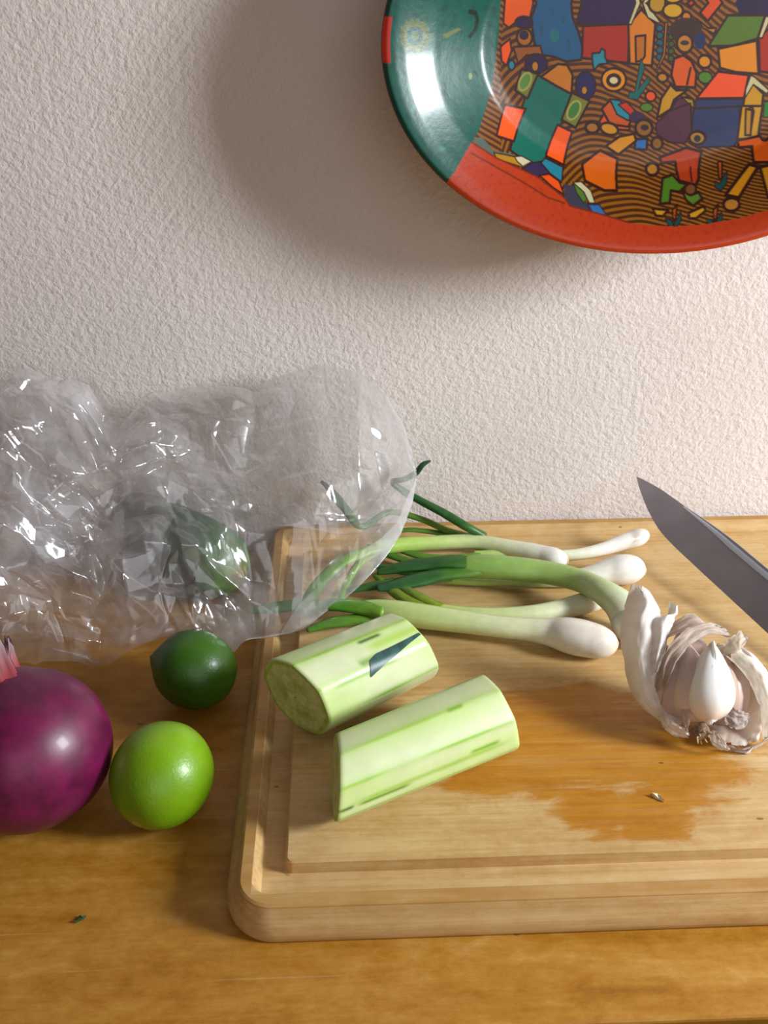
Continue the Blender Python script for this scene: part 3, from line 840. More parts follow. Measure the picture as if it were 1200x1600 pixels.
def cuke_piece(p0, p1, r0, r1, rot, seed, label, streaks, patches, tilt0=(0, 0), tilt1=(0, 0), nsides=8):
    p0 = np.array(p0); p1 = np.array(p1); ax = p1-p0; L = np.linalg.norm(ax); ax /= L
    side = np.cross(ax, [0, 0, 1]); side /= np.linalg.norm(side); up = np.cross(side, ax)
    e = empty('cucumber_piece', (*(p0+p1)[:2]/2, BZ)); tag(e, label, 'cucumber', 'peeled cucumber pieces')
    seg, n = 240, 110
    A = np.linspace(0, 2*math.pi, seg, endpoint=False)
    ro, gap, wh, angs = oct_radius(A, nsides, rot, .1, seed)
    ts = np.r_[0, 0.006, 0.014, np.linspace(0.02, 0.98, n-6), 0.986, 0.994, 1.0]
    ins = np.interp(ts, [0, .006, .02, .98, .994, 1], [.965, .988, 1, 1, .988, .965])
    def surf(ia, t, off=0.0, insv=1.0):
        r = (r0+(r1-r0)*t)*ro[ia]*insv+off
        ca, sa = math.cos(A[ia])*r, math.sin(A[ia])*r
        sk = (1-t)*(tilt0[0]*ca+tilt0[1]*sa)+t*(tilt1[0]*ca+tilt1[1]*sa)
        return p0+ax*(L*t+sk)+side*ca+up*sa
    V = np.array([surf(i, t, 0, iv) for i in range(seg) for t, iv in zip(ts, ins)])
    zmin = V[:, 2].min(); shift = np.array([0, 0, BZ+0.0002-zmin]); V += shift
    tt_ = np.tile(ts, seg); ga = np.repeat(gap, len(ts)); aa = np.repeat(A, len(ts))
    base = lin('#d9dfb6'); green = lin('#8cba34')
    wv = np.array([mnoise.noise(Vector((math.cos(a)*3, math.sin(a)*3, t*3+seed))) for a, t in zip(aa, tt_)])
    line = np.exp(-(ga/0.034)**2)*np.clip(0.75+1.3*wv, 0, 1)
    soft = np.exp(-(ga/0.10)**2)*0.35
    f = np.clip(line*0.85+soft, 0, 1)[:, None]
    c = base*(1-f)+green*f
    lon = (0.5+0.5*pnoise(aa, seed+20, (17, 29, 53, 80)))[:, None]
    c = c*(1-0.10*lon)+lin('#b4cf6c')*0.10*lon
    zone = np.clip(0.4+1.4*np.array([mnoise.noise(Vector((math.cos(a)*1.4, math.sin(a)*1.4, t*1.5+seed*3))) for a, t in zip(aa, tt_)]), 0, 1)[:, None]
    c = c*(1-0.5*zone)+lin('#bedc70')*0.5*zone
    for (sa_, st, sl, wd, colr, amt) in streaks:      # leftover green streaks along the piece
        da = (aa-sa_+math.pi) % (2*math.pi)-math.pi
        q = np.exp(-(da/wd)**2)*smoothstep(1.0, 0.6, np.abs(tt_-st)/sl)
        q = np.clip(q*amt, 0, 1)[:, None]; c = c*(1-q)+lin(colr)*q
    edge = np.clip(smoothstep(0.03, 0.0, tt_)+smoothstep(0.97, 1.0, tt_), 0, 1)[:, None]*0.4
    c = c*(1-edge)+lin('#b6cf72')*edge
    mesh('peeled_flesh', V, grid_faces(seg, len(ts), True), M_flesh, e, True, c)
    for tcap in (0.0, 1.0):
        Vc_, cc = [], []
        rings = np.linspace(0.02, 0.965, 26)
        for i in range(seg):
            for q in rings:
                r = (r0+(r1-r0)*tcap)*ro[i]*q; ca, sa = math.cos(A[i])*r, math.sin(A[i])*r
                tl = tilt1 if tcap else tilt0
                Vc_.append(p0+ax*(L*tcap+tl[0]*ca+tl[1]*sa)+side*ca+up*sa+shift)
                seedm = 0.5+0.5*math.cos(3*A[i]+seed)
                w1 = math.exp(-((q-0.45)/0.16)**2)*seedm
                cc.append(lin('#d8dc98')*(1-w1)+lin('#b4bf5c')*w1 if q < 0.86 else lin('#b4cc60'))
        mesh('cut_face', np.array(Vc_), grid_faces(seg, len(rings), True), M_cut, e, True, np.array(cc))
    for poly in patches:                               # scraps of dark skin left by the peeler
        P = np.array(poly)                             # (angle, t) outline: upper / lower edge pairs
        nn = 26; Vp = []; Fp = []
        tq = np.linspace(P[0, 0], P[-1, 0], nn)
        lo_ = np.interp(tq, P[:, 0], P[:, 1]); hi_ = np.interp(tq, P[:, 0], P[:, 2])
        for k in range(nn):
            for s in np.linspace(0, 1, 7):
                a = lo_[k]+(hi_[k]-lo_[k])*s; ia = int(round((a % (2*math.pi))/(2*math.pi)*seg)) % seg
                fa = (a % (2*math.pi))/(2*math.pi)*seg; i0 = int(fa) % seg; i1 = (i0+1) % seg; fr = fa-int(fa)
                Vp.append(surf(i0, tq[k], 0.00045)*(1-fr)+surf(i1, tq[k], 0.00045)*fr+shift)
        o = mesh('peel_scrap', np.array(Vp), grid_faces(nn, 7), M_peel, e)
        o['label'] = 'scrap of dark green skin'
    return e
q0 = onz(462, 1093, BZ+0.021); q1 = onz(643, 1012, BZ+0.020)
cuke_piece(q0, q1, 0.0220, 0.0205, 0.30, 3, 'shorter peeled cucumber piece with a scrap of dark skin, nearer the spring onions',
           streaks=[(1.38, 0.62, 0.12, 0.05, '#3f6a1c', 1.0), (1.15, 0.85, 0.35, 0.13, '#a6cc48', .8), (0.62, 0.42, 0.35, 0.05, '#8fb838', .9), (0.86, 0.5, 0.12, 0.10, '#6f9c24', .8)],
           patches=[[(0.42, .48, .52), (0.48, .54, .84), (0.57, .62, .94), (0.70, .72, .95), (0.85, .84, .97), (0.985, .93, 1.0)]], tilt0=(0.25, -0.1), tilt1=(0.1, -0.25))
q0 = onz(524, 1216, BZ+0.0195); q1 = onz(777, 1114, BZ+0.020)
cuke_piece(q0, q1, 0.0190, 0.0205, 0.05, 8, 'longer peeled cucumber piece in front of the shorter one',
           streaks=[(1.30, 0.70, 0.06, 0.05, '#7fae2c', 1.0), (0.14, 0.80, 0.10, 0.05, '#7fae2c', 1.0), (-0.06, 0.24, 0.16, 0.05, '#5f8c20', 1.0), (0.03, 0.5, 0.5, 0.07, '#98c040', .8), (-0.05, 0.03, 0.06, 0.05, '#4a741c', 1.0)],
           patches=[], tilt0=(-0.42, 0.12), tilt1=(-0.05, -0.15))

# ------------------------------------------------------------------ spring onions
M_stalk = mat_vcol('spring_onion_stalk', rough=0.33, sss=0.10, coat=0.1, mottled=0.06, mscale=200)
M_leaf = mat_vcol('spring_onion_leaf', rough=0.4, trans=0.22, mottled=0.15, mscale=150)
M_root = mat_plain('dry_root_end', '#c9b08a', 0.85, nscale=700)
G0 = 0.395e-3
def spring_onion(label, stalk, scol, leaves, root=True):
    """stalk rows: px, py, height above board, radius mm ; leaves: (rows, colours, squash)"""
    P = np.array([pt(a, b, BZ+h) for a, b, h, r in stalk]); R = np.array([r*1e-3 for *_, r in stalk])
    e = empty('spring_onion', (P[:, 0].mean(), P[:, 1].mean(), BZ))
    tag(e, label, 'spring onion', 'spring onions on the cutting board')
    V, F, T, A = tube(P, R, 24, 90)
    c = ramp(T, scol)
    st = (0.5+0.5*pnoise(A, int(stalk[0][0]), (7, 12, 19)))[:, None]
    c = c*(0.93+0.10*st)
    mesh('stalk', V, F, M_stalk, e, True, c)
    if root:
        d = P[0]-P[1]; d /= np.linalg.norm(d); b1, b2, _ = frame(d)
        V, F, _, _ = spin(P[0]+d*R[0]*0.1, d, [(R[0]*0.95, -0.0006), (R[0]*0.9, 0.0006), (R[0]*0.5, 0.0016), (0.0001, 0.0020)], 16, 0.12, 3)
        r_ = mesh('root_end', V, F, M_root, e)
        for k in range(5):
            a = k*1.3; s0 = P[0]+d*0.0012+(b1*math.cos(a)+b2*math.sin(a))*R[0]*0.45
            s1 = s0+d*0.0022+(b1*math.cos(a)+b2*math.sin(a))*0.001
            V, F, _, _ = tube([s0, (s0+s1)/2+b2*0.0003, s1], [.0003, .00025, .0001], 5, 6)
            mesh('rootlet', V, F, M_root, r_)
    for rows, lc, sq in leaves:
        P = np.array([pt(a, b, BZ+h) for a, b, h, r in rows]); R = np.array([r*1e-3 for *_, r in rows])
        V, F, T, A = tube(P, R, 14, 70, sq, lump=0.06)
        c = ramp(T, lc); st = (0.5+0.5*pnoise(A, int(rows[0][0]), (3, 5, 9)))[:, None]
        c = c*(0.85+0.25*st)
        mesh('leaf', V, F, M_leaf, e, True, c)
    return e
WB = '#ece6dc'
spring_onion('spring onion with a light green curved leaf, blunt white end beside the back stalk',
    [(882, 876, .007, 5.0), (872, 874, .008, 6.6), (845, 867, .008, 6.6), (800, 857, .008, 5.6), (740, 847, .008, 5.0), (680, 848, .009, 4.8), (620, 852, .010, 5.0), (585, 857, .011, 4.6)],
    [(0, WB), (.12, '#ece8da'), (.3, '#dfe2b8'), (.55, '#c9d68e'), (.8, '#b4cf66'), (1, '#a2c84c')],
    [([(600, 855, .011, 4.8), (560, 866, .013, 4.6), (525, 885, .013, 4.6), (498, 913, .011, 4.4), (480, 940, .009, 4.0), (468, 958, .007, 2.6)], [(0, '#a6ca50'), (.4, '#93c53a'), (1, '#54a02a')], 0.6),
     ([(590, 862, .008, 2.6), (562, 880, .008, 2.6), (545, 905, .007, 2.4), (532, 935, .006, 1.6)], [(0, '#9cc444'), (1, '#6fae2c')], 0.6),
     ([(757, 838, .010, 3.4), (728, 822, .018, 3.4), (695, 803, .022, 3.3), (655, 781, .026, 3.0), (628, 766, .028, 2.8), (613, 752, .030, 2.2), (628, 750, .034, 2.2), (650, 739, .040, 2.4), (663, 724, .046, 1.9), (673, 720, .047, 0.8)],
      [(0, '#4c7c34'), (.3, '#3c7234'), (.7, '#356a34'), (1, '#2e5a30')], 0.8),
     ([(740, 840, .008, 2.8), (700, 829, .010, 2.8), (660, 812, .014, 2.6), (610, 800, .018, 2.6), (560, 822, .018, 2.6), (540, 796, .024, 3.2), (518, 768, .030, 3.0), (502, 752, .034, 1.4)], [(0, '#8aae4c'), (.3, '#6a9c30'), (.6, '#4a7f34'), (1, '#2f6038')], 0.7),
     ([(720, 842, .007, 2.4), (680, 832, .008, 2.4), (640, 828, .010, 2.2), (600, 834, .010, 1.2)], [(0, '#6a9a3a'), (1, '#557f2c')], 0.6)])
spring_onion('slender white spring onion end lying highest, against the board\'s back rim',
    [(1006, 836, .006, 4.4), (999, 839, .007, 5.8), (980, 845, .007, 5.6), (945, 857, .006, 4.4), (900, 866, .005, 3.6), (850, 868, .004, 3.6), (790, 866, .004, 3.4), (740, 868, .004, 3.2)],
    [(0, '#efe6dc'), (.3, '#efe9e0'), (.5, '#e4e6c6'), (.7, '#c6d290'), (1, '#a4bf60')],
    [([(750, 867, .005, 3.2), (700, 872, .006, 3.0), (655, 868, .006, 3.0), (615, 855, .006, 2.6), (590, 846, .006, 1.6)], [(0, '#86b03c'), (1, '#4f8a2c')], 0.6),
     ([(745, 869, .004, 3.0), (690, 882, .005, 3.0), (645, 878, .006, 3.0), (605, 866, .006, 2.8), (575, 852, .007, 1.6)], [(0, '#6f9c34'), (1, '#4f8a2c')], 0.6)])
spring_onion('spring onion with a fat white bulb behind the thick green stalk',
    [(999, 892, .007, 5.2), (992, 890, .009, 8.2), (974, 890, .010, 9.8), (952, 893, .009, 8.6), (925, 899, .008, 6.4), (880, 905, .006, 5.0), (800, 905, .006, 4.6), (730, 903, .006, 4.8), (690, 900, .007, 4.8)],
    [(0, '#ecd9c0'), (.05, '#f2ebe4'), (.2, '#efeae0'), (.35, '#dfe2bc'), (.6, '#b4cc7c'), (1, '#8ab048')],
    [([(705, 901, .009, 4.6), (660, 905, .009, 4.8), (615, 912, .009, 4.8), (580, 916, .008, 3.8), (545, 922, .007, 2.0)], [(0, '#6f9c44'), (.4, '#4a7c34'), (1, '#38702c')], 0.55),
     ([(705, 899, .010, 4.0), (665, 893, .011, 4.2), (620, 890, .010, 4.0), (585, 884, .009, 2.2)], [(0, '#5f9038'), (1, '#3a7430')], 0.55)])
spring_onion('thick pale green spring onion whose bulb is tucked under the garlic',
    [(990, 1000, .010, 6.5), (988, 985, .012, 10.0), (984, 967, .013, 11.5), (970, 947, .018, 9.6), (944, 926, .0215, 7.8), (905, 907, .019, 7.0), (850, 894, .018, 7.2), (800, 888, .018, 7.4), (755, 885, .017, 7.6), (725, 885, .016, 6.0), (700, 887, .014, 3.0)],
    [(0, '#e6e6d2'), (.16, '#dfe2c4'), (.26, '#c3d09a'), (.45, '#a3bd6c'), (.7, '#9abc64'), (1, '#8cb450')],
    [([(760, 880, .019, 6.0), (715, 878, .019, 6.0), (665, 881, .016, 5.6), (620, 888, .013, 4.8), (590, 894, .011, 2.4)], [(0, '#8ab252'), (.2, '#4f8438'), (.5, '#386e38'), (1, '#366c2c')], 0.55),
     ([(760, 889, .016, 6.0), (715, 893, .015, 6.4), (665, 903, .013, 6.4), (625, 913, .011, 5.8), (590, 919, .010, 3.0)], [(0, '#9cc060'), (.15, '#6c9c3c'), (.5, '#3d7434'), (1, '#2f6838')], 0.5)], root=False)
spring_onion('pale spring onion passing behind the frontmost one, with yellow-green leaves',
    [(962, 934, .0038, 3.0), (950, 935, .0050, 4.8), (934, 938, .0060, 5.8), (912, 943, .0070, 6.6), (880, 951, .007, 6.0), (840, 958, .007, 5.4), (780, 962, .006, 5.0), (720, 960, .006, 5.0), (670, 953, .007, 5.0)],
    [(0, '#ece6d6'), (.2, '#e9e8d2'), (.45, '#dbe0b0'), (.75, '#c2d288'), (1, '#b4c24a')],
    [([(685, 955, .008, 4.4), (655, 946, .009, 4.4), (628, 932, .009, 4.2), (605, 915, .009, 3.6), (585, 898, .009, 1.8)], [(0, '#b2bc3c'), (.3, '#93ac1e'), (1, '#6a941e')], 0.6),
     ([(690, 950, .010, 3.6), (665, 938, .011, 3.6), (640, 924, .011, 3.2), (612, 905, .010, 1.8)], [(0, '#9cb02c'), (1, '#5f8a1c')], 0.6)])
spring_onion('frontmost spring onion with a rounded pinkish-white bulb near the garlic',
    [(951, 1007, .008, 6.6), (944, 1005, .010, 8.6), (918, 999, .011, 10.4), (885, 992, .011, 10.2), (862, 988, .010, 8.4), (840, 985, .010, 7.2), (780, 979, .010, 6.4), (720, 971, .010, 6.8), (660, 963, .010, 7.4), (610, 956, .010, 7.2), (580, 951, .010, 5.6), (555, 948, .010, 3.0)],
    [(0, '#e8dcca'), (.05, '#e9dfd2'), (.22, '#ebe2d4'), (.3, '#e2e2bc'), (.6, '#cfdb9c'), (.88, '#bcd47c'), (1, '#8fc04c')],
    [([(600, 954, .012, 6.6), (560, 948, .012, 5.6), (510, 945, .011, 5.2), (455, 947, .010, 4.8), (415, 951, .009, 4.0), (388, 955, .008, 1.8)], [(0, '#8abb3c'), (.3, '#5f9f2e'), (.7, '#4d8c2a'), (1, '#3a7228')], 0.6),
     ([(605, 962, .007, 4.6), (560, 967, .007, 4.4), (515, 974, .007, 4.0), (480, 985, .006, 2.0)], [(0, '#7fae38'), (1, '#5a942a')], 0.6)])

# ------------------------------------------------------------------ knife
E1 = onz(1200, 990, BZ+.010); E2 = onz(1038, 840, BZ+.020)
kd = E2-E1; kd /= np.linalg.norm(kd)
ke = np.cross(kd, [0, 0, 1]); ke /= np.linalg.norm(ke)
tau = math.radians(40)
kw = math.cos(tau)*ke+math.sin(tau)*np.cross(ke, kd)
kn = np.cross(kd, kw)
if kn[2] < 0: kn = -kn
kn_e = empty('kitchen_knife', (E1[0], E1[1], BZ)); tag(kn_e, 'kitchen knife with a wide pointed grey steel blade tilted against the board', 'knife')
# outline: s along the blade from E1 towards the tip, (edge w, spine w)
outl = [(-.085, 0, .0300), (-.05, 0, .0298), (0, 0, .0286), (.031, 0, .0276), (.0709, 0, .0267), (.090, .0002, .0251), (.1025, .0010, .0239),
        (.1171, .0041, .0228), (.1306, .0084, .0216), (.1400, .0121, .0200), (.1470, .0153, .0186), (.1500, .0170, .0178), (.1509, .0175, .0177)]
S = spline([(a, b, c_) for a, b, c_ in outl], 70)
V = []; ws = [0, .05, .5, .86, .90, 1.0]
thk = [0.00005, 0.0003, 0.0008, 0.0011, 0.0011, 0.0010]
for s, w0, w1 in S:
    k = np.clip((0.151-s)/0.06, 0.12, 1)
    for wv, tk in zip(ws, thk):
        V.append(E1+kd*s+kw*(w0+(w1-w0)*wv)+kn*tk*k)
    for wv, tk in list(zip(ws, thk))[::-1]:
        V.append(E1+kd*s+kw*(w0+(w1-w0)*wv)-kn*tk*k)
nk = 2*len(ws)
F = []
for i in range(len(S)-1):
    for k in range(nk):
        k2 = (k+1) % nk
        F.append((i*nk+k, i*nk+k2, (i+1)*nk+k2, (i+1)*nk+k))
F.append(tuple(range(nk))); F.append(tuple(reversed([(len(S)-1)*nk+k for k in range(nk)])))
bo = mesh('blade', V, F, M_steel, kn_e, True)
md = bo.modifiers.new('edges', 'EDGE_SPLIT'); md.split_angle = math.radians(25)
# bright ground band along the spine
V = []
for s, w0, w1 in S[:56]:
    f_ = np.clip((0.120-s)/0.06, 0.02, 1)
    wa = w1-(0.0052*f_); k = np.clip((0.151-s)/0.06, 0.12, 1)
    V += [E1+kd*s+kw*wa+kn*(0.0011*k+0.00015), E1+kd*s+kw*(wa+(w1-wa)*.5)+kn*(0.0013*k+0.00015), E1+kd*s+kw*(w1+0.0004)+kn*(0.0002*k)]
sp = mesh('spine', V, grid_faces(56, 3), mat_plain('polished_spine_steel', '#c6d0dc', 0.35, 0.6), kn_e, True)
sp['label'] = 'bright polished spine'
M_handle = mat_plain('black_knife_handle', '#1c1714', 0.45, nscale=80, namt=0.4)
hp = [E1+kd*s+kw*wv+kn*0.0002 for s, wv in ((-0.083, .0190), (-0.10, .0215), (-0.135, .0240), (-0.17, .0265), (-0.2, .0280), (-0.206, .0280))]
V, F, T, A = tube(hp, [.0112, .0104, .0098, .0100, .0094, .004], 24, 40, 0.62, up=kn)
hd = mesh('handle', V, F, M_handle, kn_e)
V, F, T, A = tube([E1+kd*-0.0815+kw*.0180, E1+kd*-0.088+kw*.0195], [.0142, .0142], 24, 4, 0.64, up=kn)
mesh('bolster', V, F, M_steel, kn_e)
for s in (-0.105, -0.14, -0.175):
    V, F, _, _ = spin(E1+kd*s+kw*(.0225+(-.105-s)*.04)+kn*0.0078, kn, [(.0024, -.001), (.0024, .0004), (.0018, .0007), (.0001, .0008)], 14)
    mesh('rivet', V, F, M_steel, hd)

# ------------------------------------------------------------------ garlic
M_clove = mat_vcol('garlic_clove', rough=0.4, sss=0.15, bump_scale=500, bump_s=0.06, bump_d=0.0005)
M_skin = mat_vcol('papery_garlic_skin', rough=0.55, trans=0.35, bump_scale=350, bump_s=0.25, bump_d=0.0008)
EX = np.array(RT); EU = np.array(UP); EV = -np.array(FW)          # right, up, towards the viewer's side
gc = onz(1090, 1062, BZ+0.027)
ge = empty('garlic_bulb', (gc[0], gc[1], BZ)); tag(ge, 'broken-open garlic bulb with papery white skin and exposed cloves', 'garlic')
gax = -0.42*EX+0.86*EU-0.15*EV; gax /= np.linalg.norm(gax)        # root -> neck
MM = 0.345e-3                                                   # metres per unit of the garlic sketch
def gp(px, py, dv=0.0):
    """sketch point on the bulb: offsets right/up from its centre, dv = towards the viewer (mm)"""
    return gc+EX*(px-1090)*MM-EU*(py-1062)*MM+EV*dv*1e-3
def gclean(V):
    V = np.array(V); V[:, 2] = np.maximum(V[:, 2], BZ+0.0004); return V
def clove(base, tip, width, bulge, stops, seed, bend=0.15):
    base = np.array(base); tip = np.array(tip); ax = tip-base; L = np.linalg.norm(ax); ax /= L
    sd = np.cross(ax, EV); sd /= np.linalg.norm(sd); fr = np.cross(sd, ax)
    if fr@EV < 0: fr = -fr
    n, seg = 44, 40; V = []; T = []; AA = []
    for i in range(n):
        t = i/(n-1)
        r = width*0.5*(math.sin(math.pi*min(1, t**0.62*1.0))**0.8 if t < 0.97 else 0.10*(1-t)/0.03+0.02)
        r = max(r, width*0.02)
        if 0.86 < t: r = max(r, width*0.07*(1.05-t)/0.19)
        for k in range(seg):
            a = 2*math.pi*k/seg
            rk = r*(1+0.10*math.cos(3*a+seed)+0.03*math.cos(5*a))
            V.append(base+ax*L*t+sd*math.cos(a)*rk+fr*(math.sin(a)*rk*bulge+bend*width*math.sin(math.pi*t))); T.append(t); AA.append(a)
    F = grid_faces(n, seg)
    F = np.r_[F, np.array([[i*seg+seg-1, (i+1)*seg+seg-1, (i+1)*seg, i*seg] for i in range(n-1)])]
    c = ramp(np.array(T), stops)
    st = np.clip(0.5+0.5*pnoise(np.array(AA), seed, (9, 15, 27)), 0, 1)[:, None]
    c = c*(0.9+0.12*st)
    return mesh('clove', gclean(V), F, M_clove, ge, True, c)
PK = [(0, '#c9a99a'), (.25, '#d8c0b4'), (.6, '#cdb4ae'), (1, '#b89a90')]
WT = [(0, '#d9b9a4'), (.18, '#e9dcd2'), (.45, '#f4efec'), (.85, '#f6f2ee'), (1, '#d8c4ac')]
clove(gp(1086, 1116, 14), gp(1098, 1000, 15), 0.0245, 0.78, WT, 1)
clove(gp(1080, 1120, 10), gp(1066, 1000, 6), 0.0235, 0.85, PK, 2)
clove(gp(1072, 1118, 4), gp(1030, 1000, -2), 0.0240, 0.9, [(0, '#b8988a'), (.5, '#c3aaa2'), (1, '#b09286')], 3)
clove(gp(1100, 1124, 2), gp(1128, 1010, -6), 0.0250, 0.9, [(0, '#a98876'), (.5, '#b89c8c'), (1, '#a88a78')], 4)
clove(gp(1090, 1110, -8), gp(1078, 980, -12), 0.0300, 0.9, PK, 5)
clove(gp(1105, 1126, -2), gp(1165, 1030, -6), 0.0240, 0.9, [(0, '#a98876'), (.5, '#c0a698'), (1, '#b09080')], 6)
def sheet(ctrl, nu=34, nv=34, rag=0.06, wob=0.0008, stops=None, seed=0, streak=0.5, name='papery_skin', vein=True):
    """papery skin through a grid of sketch points ctrl[row][col]=(px,py,dv)"""
    C = np.array([[gp(*q) for q in row] for row in ctrl])
    rows = np.array([spline(r_, nv) for r_ in C])
    S_ = np.array([spline(rows[:, j], nu) for j in range(nv)]).transpose(1, 0, 2)
    V = []; T = []; Q = []
    for i in range(nu):
        for j in range(nv):
            u, v = i/(nu-1), j/(nv-1)
            p = S_[i, j].copy()
            # torn edges: pull border points in irregularly
            eu = rag*(mnoise.noise(Vector((v*7, seed, 1)))+0.6*mnoise.noise(Vector((v*19, seed, 4))))
            ev = rag*(mnoise.noise(Vector((u*7, seed, 9)))+0.6*mnoise.noise(Vector((u*19, seed, 6))))
            cu = S_[nu//2, j]; cv = S_[i, nv//2]
            p += (cu-p)*max(0, eu)*abs(2*u-1)**4*3+(cv-p)*max(0, ev)*abs(2*v-1)**4*3
            nz = mnoise.noise(Vector((u*4+seed, v*4, 2.0)))+0.5*mnoise.noise(Vector((u*11, v*11+seed, 5)))
            p += EV*wob*nz*1.6+EU*wob*0.5*mnoise.noise(Vector((u*9, v*3, seed)))
            V.append(p); T.append(v); Q.append(u)
    T = np.array(T); Q = np.array(Q)
    c = ramp(T, stops or [(0, '#e4dcd4'), (.5, '#f0ebe6'), (1, '#f2ece6')])
    if vein:
        st = np.array([max(0, mnoise.noise(Vector((q*16+seed, t*1.6, seed)))) for q, t in zip(Q, T)])[:, None]*streak*1.6
        st = np.clip(st, 0, 1); c = c*(1-st)+lin('#b79a86')*st
    return mesh(name, gclean(V), grid_faces(nu, nv), M_skin, ge, True, c)
WS = [(0, '#d8ccc4'), (.4, '#ece6e2'), (1, '#f4f0ee')]
TS = [(0, '#b8a08e'), (.5, '#cbb8aa'), (1, '#d6c8ba')]
# rows run root -> neck, columns left -> right ; dv: depth towards viewer in mm
# tall outer skin on the left, ending in the neck
sheet([[(1040, 1128, 6), (1052, 1126, 9), (1062, 1120, 10)], [(1000, 1095, 0), (1016, 1090, 8), (1034, 1085, 9)], [(984, 1040, -6), (1000, 1035, 6), (1026, 1030, 6)],
       [(980, 985, -8), (1000, 978, 5), (1036, 985, 2)], [(990, 945, -8), (1010, 938, 3), (1038, 965, -3)], [(998, 920, -8), (1006, 922, 0), (1022, 930, -6)]], 46, 34, .05, .0010, WS, 1, .35)
# second fold beside the neck
sheet([[(1008, 1060, 4), (1020, 1050, 9), (1035, 1040, 6)], [(1010, 1010, 2), (1026, 1000, 9), (1044, 995, 4)], [(1020, 975, 0), (1036, 968, 6), (1056, 972, 0)], [(1048, 966, -4), (1058, 960, 0), (1066, 964, -6)], [(1052, 948, -6), (1060, 950, -2), (1066, 962, -8)]], 36, 26, .08, .0010, WS, 2, .3)
# beige wrap curling over the cloves at the back
sheet([[(1018, 1085, 6), (1022, 1050, 10), (1034, 1015, 11), (1064, 985, 9), (1100, 975, 5), (1130, 985, 1)],
       [(1032, 1100, 10), (1036, 1060, 13), (1048, 1030, 13), (1074, 1004, 11), (1102, 992, 8), (1138, 996, 4)]], 14, 60, .06, .0012, TS, 3, .8)
sheet([[(1030, 1000, -2), (1060, 975, -4), (1090, 966, -6), (1104, 978, -4)], [(1026, 1010, 6), (1058, 988, 8), (1088, 978, 6), (1108, 986, 4)]], 16, 40, .12, .0010, TS, 4, .8)
# dry curled tip at the top right
sheet([[(1104, 1012, 8), (1130, 998, 8), (1150, 988, 4), (1156, 998, 2)], [(1112, 1022, 12), (1134, 1016, 13), (1150, 1006, 9), (1158, 998, 6)], [(1120, 1020, 6), (1138, 1012, 6), (1152, 1000, 3), (1158, 992, 2)]], 26, 34, .06, .0008,
      [(0, '#a38e78'), (.5, '#cbbca4'), (1, '#e2d8cc')], 5, .6)
# big right-hand shell
sheet([[(1098, 1140, 10), (1120, 1150, 10), (1150, 1155, 8), (1176, 1150, 4)], [(1120, 1120, -2), (1150, 1128, -2), (1176, 1125, 0), (1192, 1118, 0)], [(1140, 1085, -8), (1168, 1085, -6), (1188, 1080, 2), (1204, 1075, -2)],
       [(1138, 1050, -10), (1160, 1045, -4), (1178, 1045, 4), (1190, 1045, -2)], [(1128, 1025, -8), (1144, 1018, 0), (1158, 1018, 4), (1172, 1025, -4)], [(1128, 1018, -8), (1140, 1013, -3), (1150, 1012, -2), (1160, 1016, -6)]], 46, 36, .05, .0010,
      [(0, '#d6c9bc'), (.35, '#b9a292'), (.55, '#d8cbc0'), (.75, '#eeeae6'), (1, '#f2eeea')], 6, .3)
sheet([[(1176, 1150, 10), (1190, 1140, 8), (1202, 1122, 2)], [(1172, 1112, 11), (1190, 1108, 10), (1206, 1096, 2)], [(1162, 1072, 10), (1182, 1066, 9), (1198, 1058, 0)], [(1144, 1042, 8), (1164, 1034, 8), (1180, 1030, -2)], [(1126, 1024, 6), (1144, 1014, 4), (1160, 1014, -6)]], 44, 26, .05, .0008,
      [(0, '#c8b8a6'), (.3, '#d8ccb8'), (.5, '#efeae4'), (1, '#f4f0ee')], 7, .25)
# paper still clinging to the front clove
sheet([[(1078, 1108, 19), (1090, 1118, 20), (1104, 1108, 18)], [(1070, 1080, 22), (1088, 1085, 25), (1112, 1078, 20)], [(1072, 1050, 22), (1090, 1052, 26), (1114, 1050, 20)], [(1084, 1022, 19), (1096, 1020, 21), (1108, 1026, 17)], [(1094, 1000, 15), (1099, 998, 16), (1103, 1004, 14)]], 40, 26, .10, .0008,
      [(0, '#e2d6cc'), (.3, '#f6f3f1'), (1, '#f8f5f3')], 14, .15)
# small flakes at the root end
sheet([[(1024, 1108, 10), (1032, 1128, 10), (1048, 1140, 9), (1068, 1142, 10)], [(1030, 1104, 15), (1042, 1116, 17), (1056, 1124, 17), (1066, 1134, 14)]], 18, 30, .10, .0010, WS, 8, .3)
sheet([[(1050, 1085, 15), (1052, 1105, 16), (1058, 1128, 15)], [(1062, 1080, 17), (1062, 1102, 19), (1062, 1130, 16)]], 16, 24, .10, .0008, [(0, '#cdb6a8'), (1, '#d8c8bc')], 9, .4)
sheet([[(1094, 1130, 13), (1098, 1148, 13), (1112, 1158, 12), (1124, 1160, 11)], [(1100, 1126, 17), (1110, 1138, 18), (1118, 1148, 16), (1126, 1156, 13)]], 18, 28, .10, .0008, WS, 10, .2)
sheet([[(1116, 1118, 12), (1130, 1128, 12), (1150, 1126, 10), (1160, 1112, 8)], [(1120, 1092, 12), (1136, 1098, 13), (1150, 1104, 11), (1158, 1108, 9)]], 22, 30, .12, .0010, [(0, '#a8968c'), (.5, '#b6a6a0'), (1, '#c6bab4')], 11, .3)
sheet([[(1118, 1158, 8), (1146, 1166, 7), (1170, 1160, 6), (1190, 1146, 6)], [(1122, 1150, 12), (1146, 1156, 12), (1168, 1150, 11), (1186, 1138, 10)]], 16, 30, .08, .0010, TS, 12, .4)
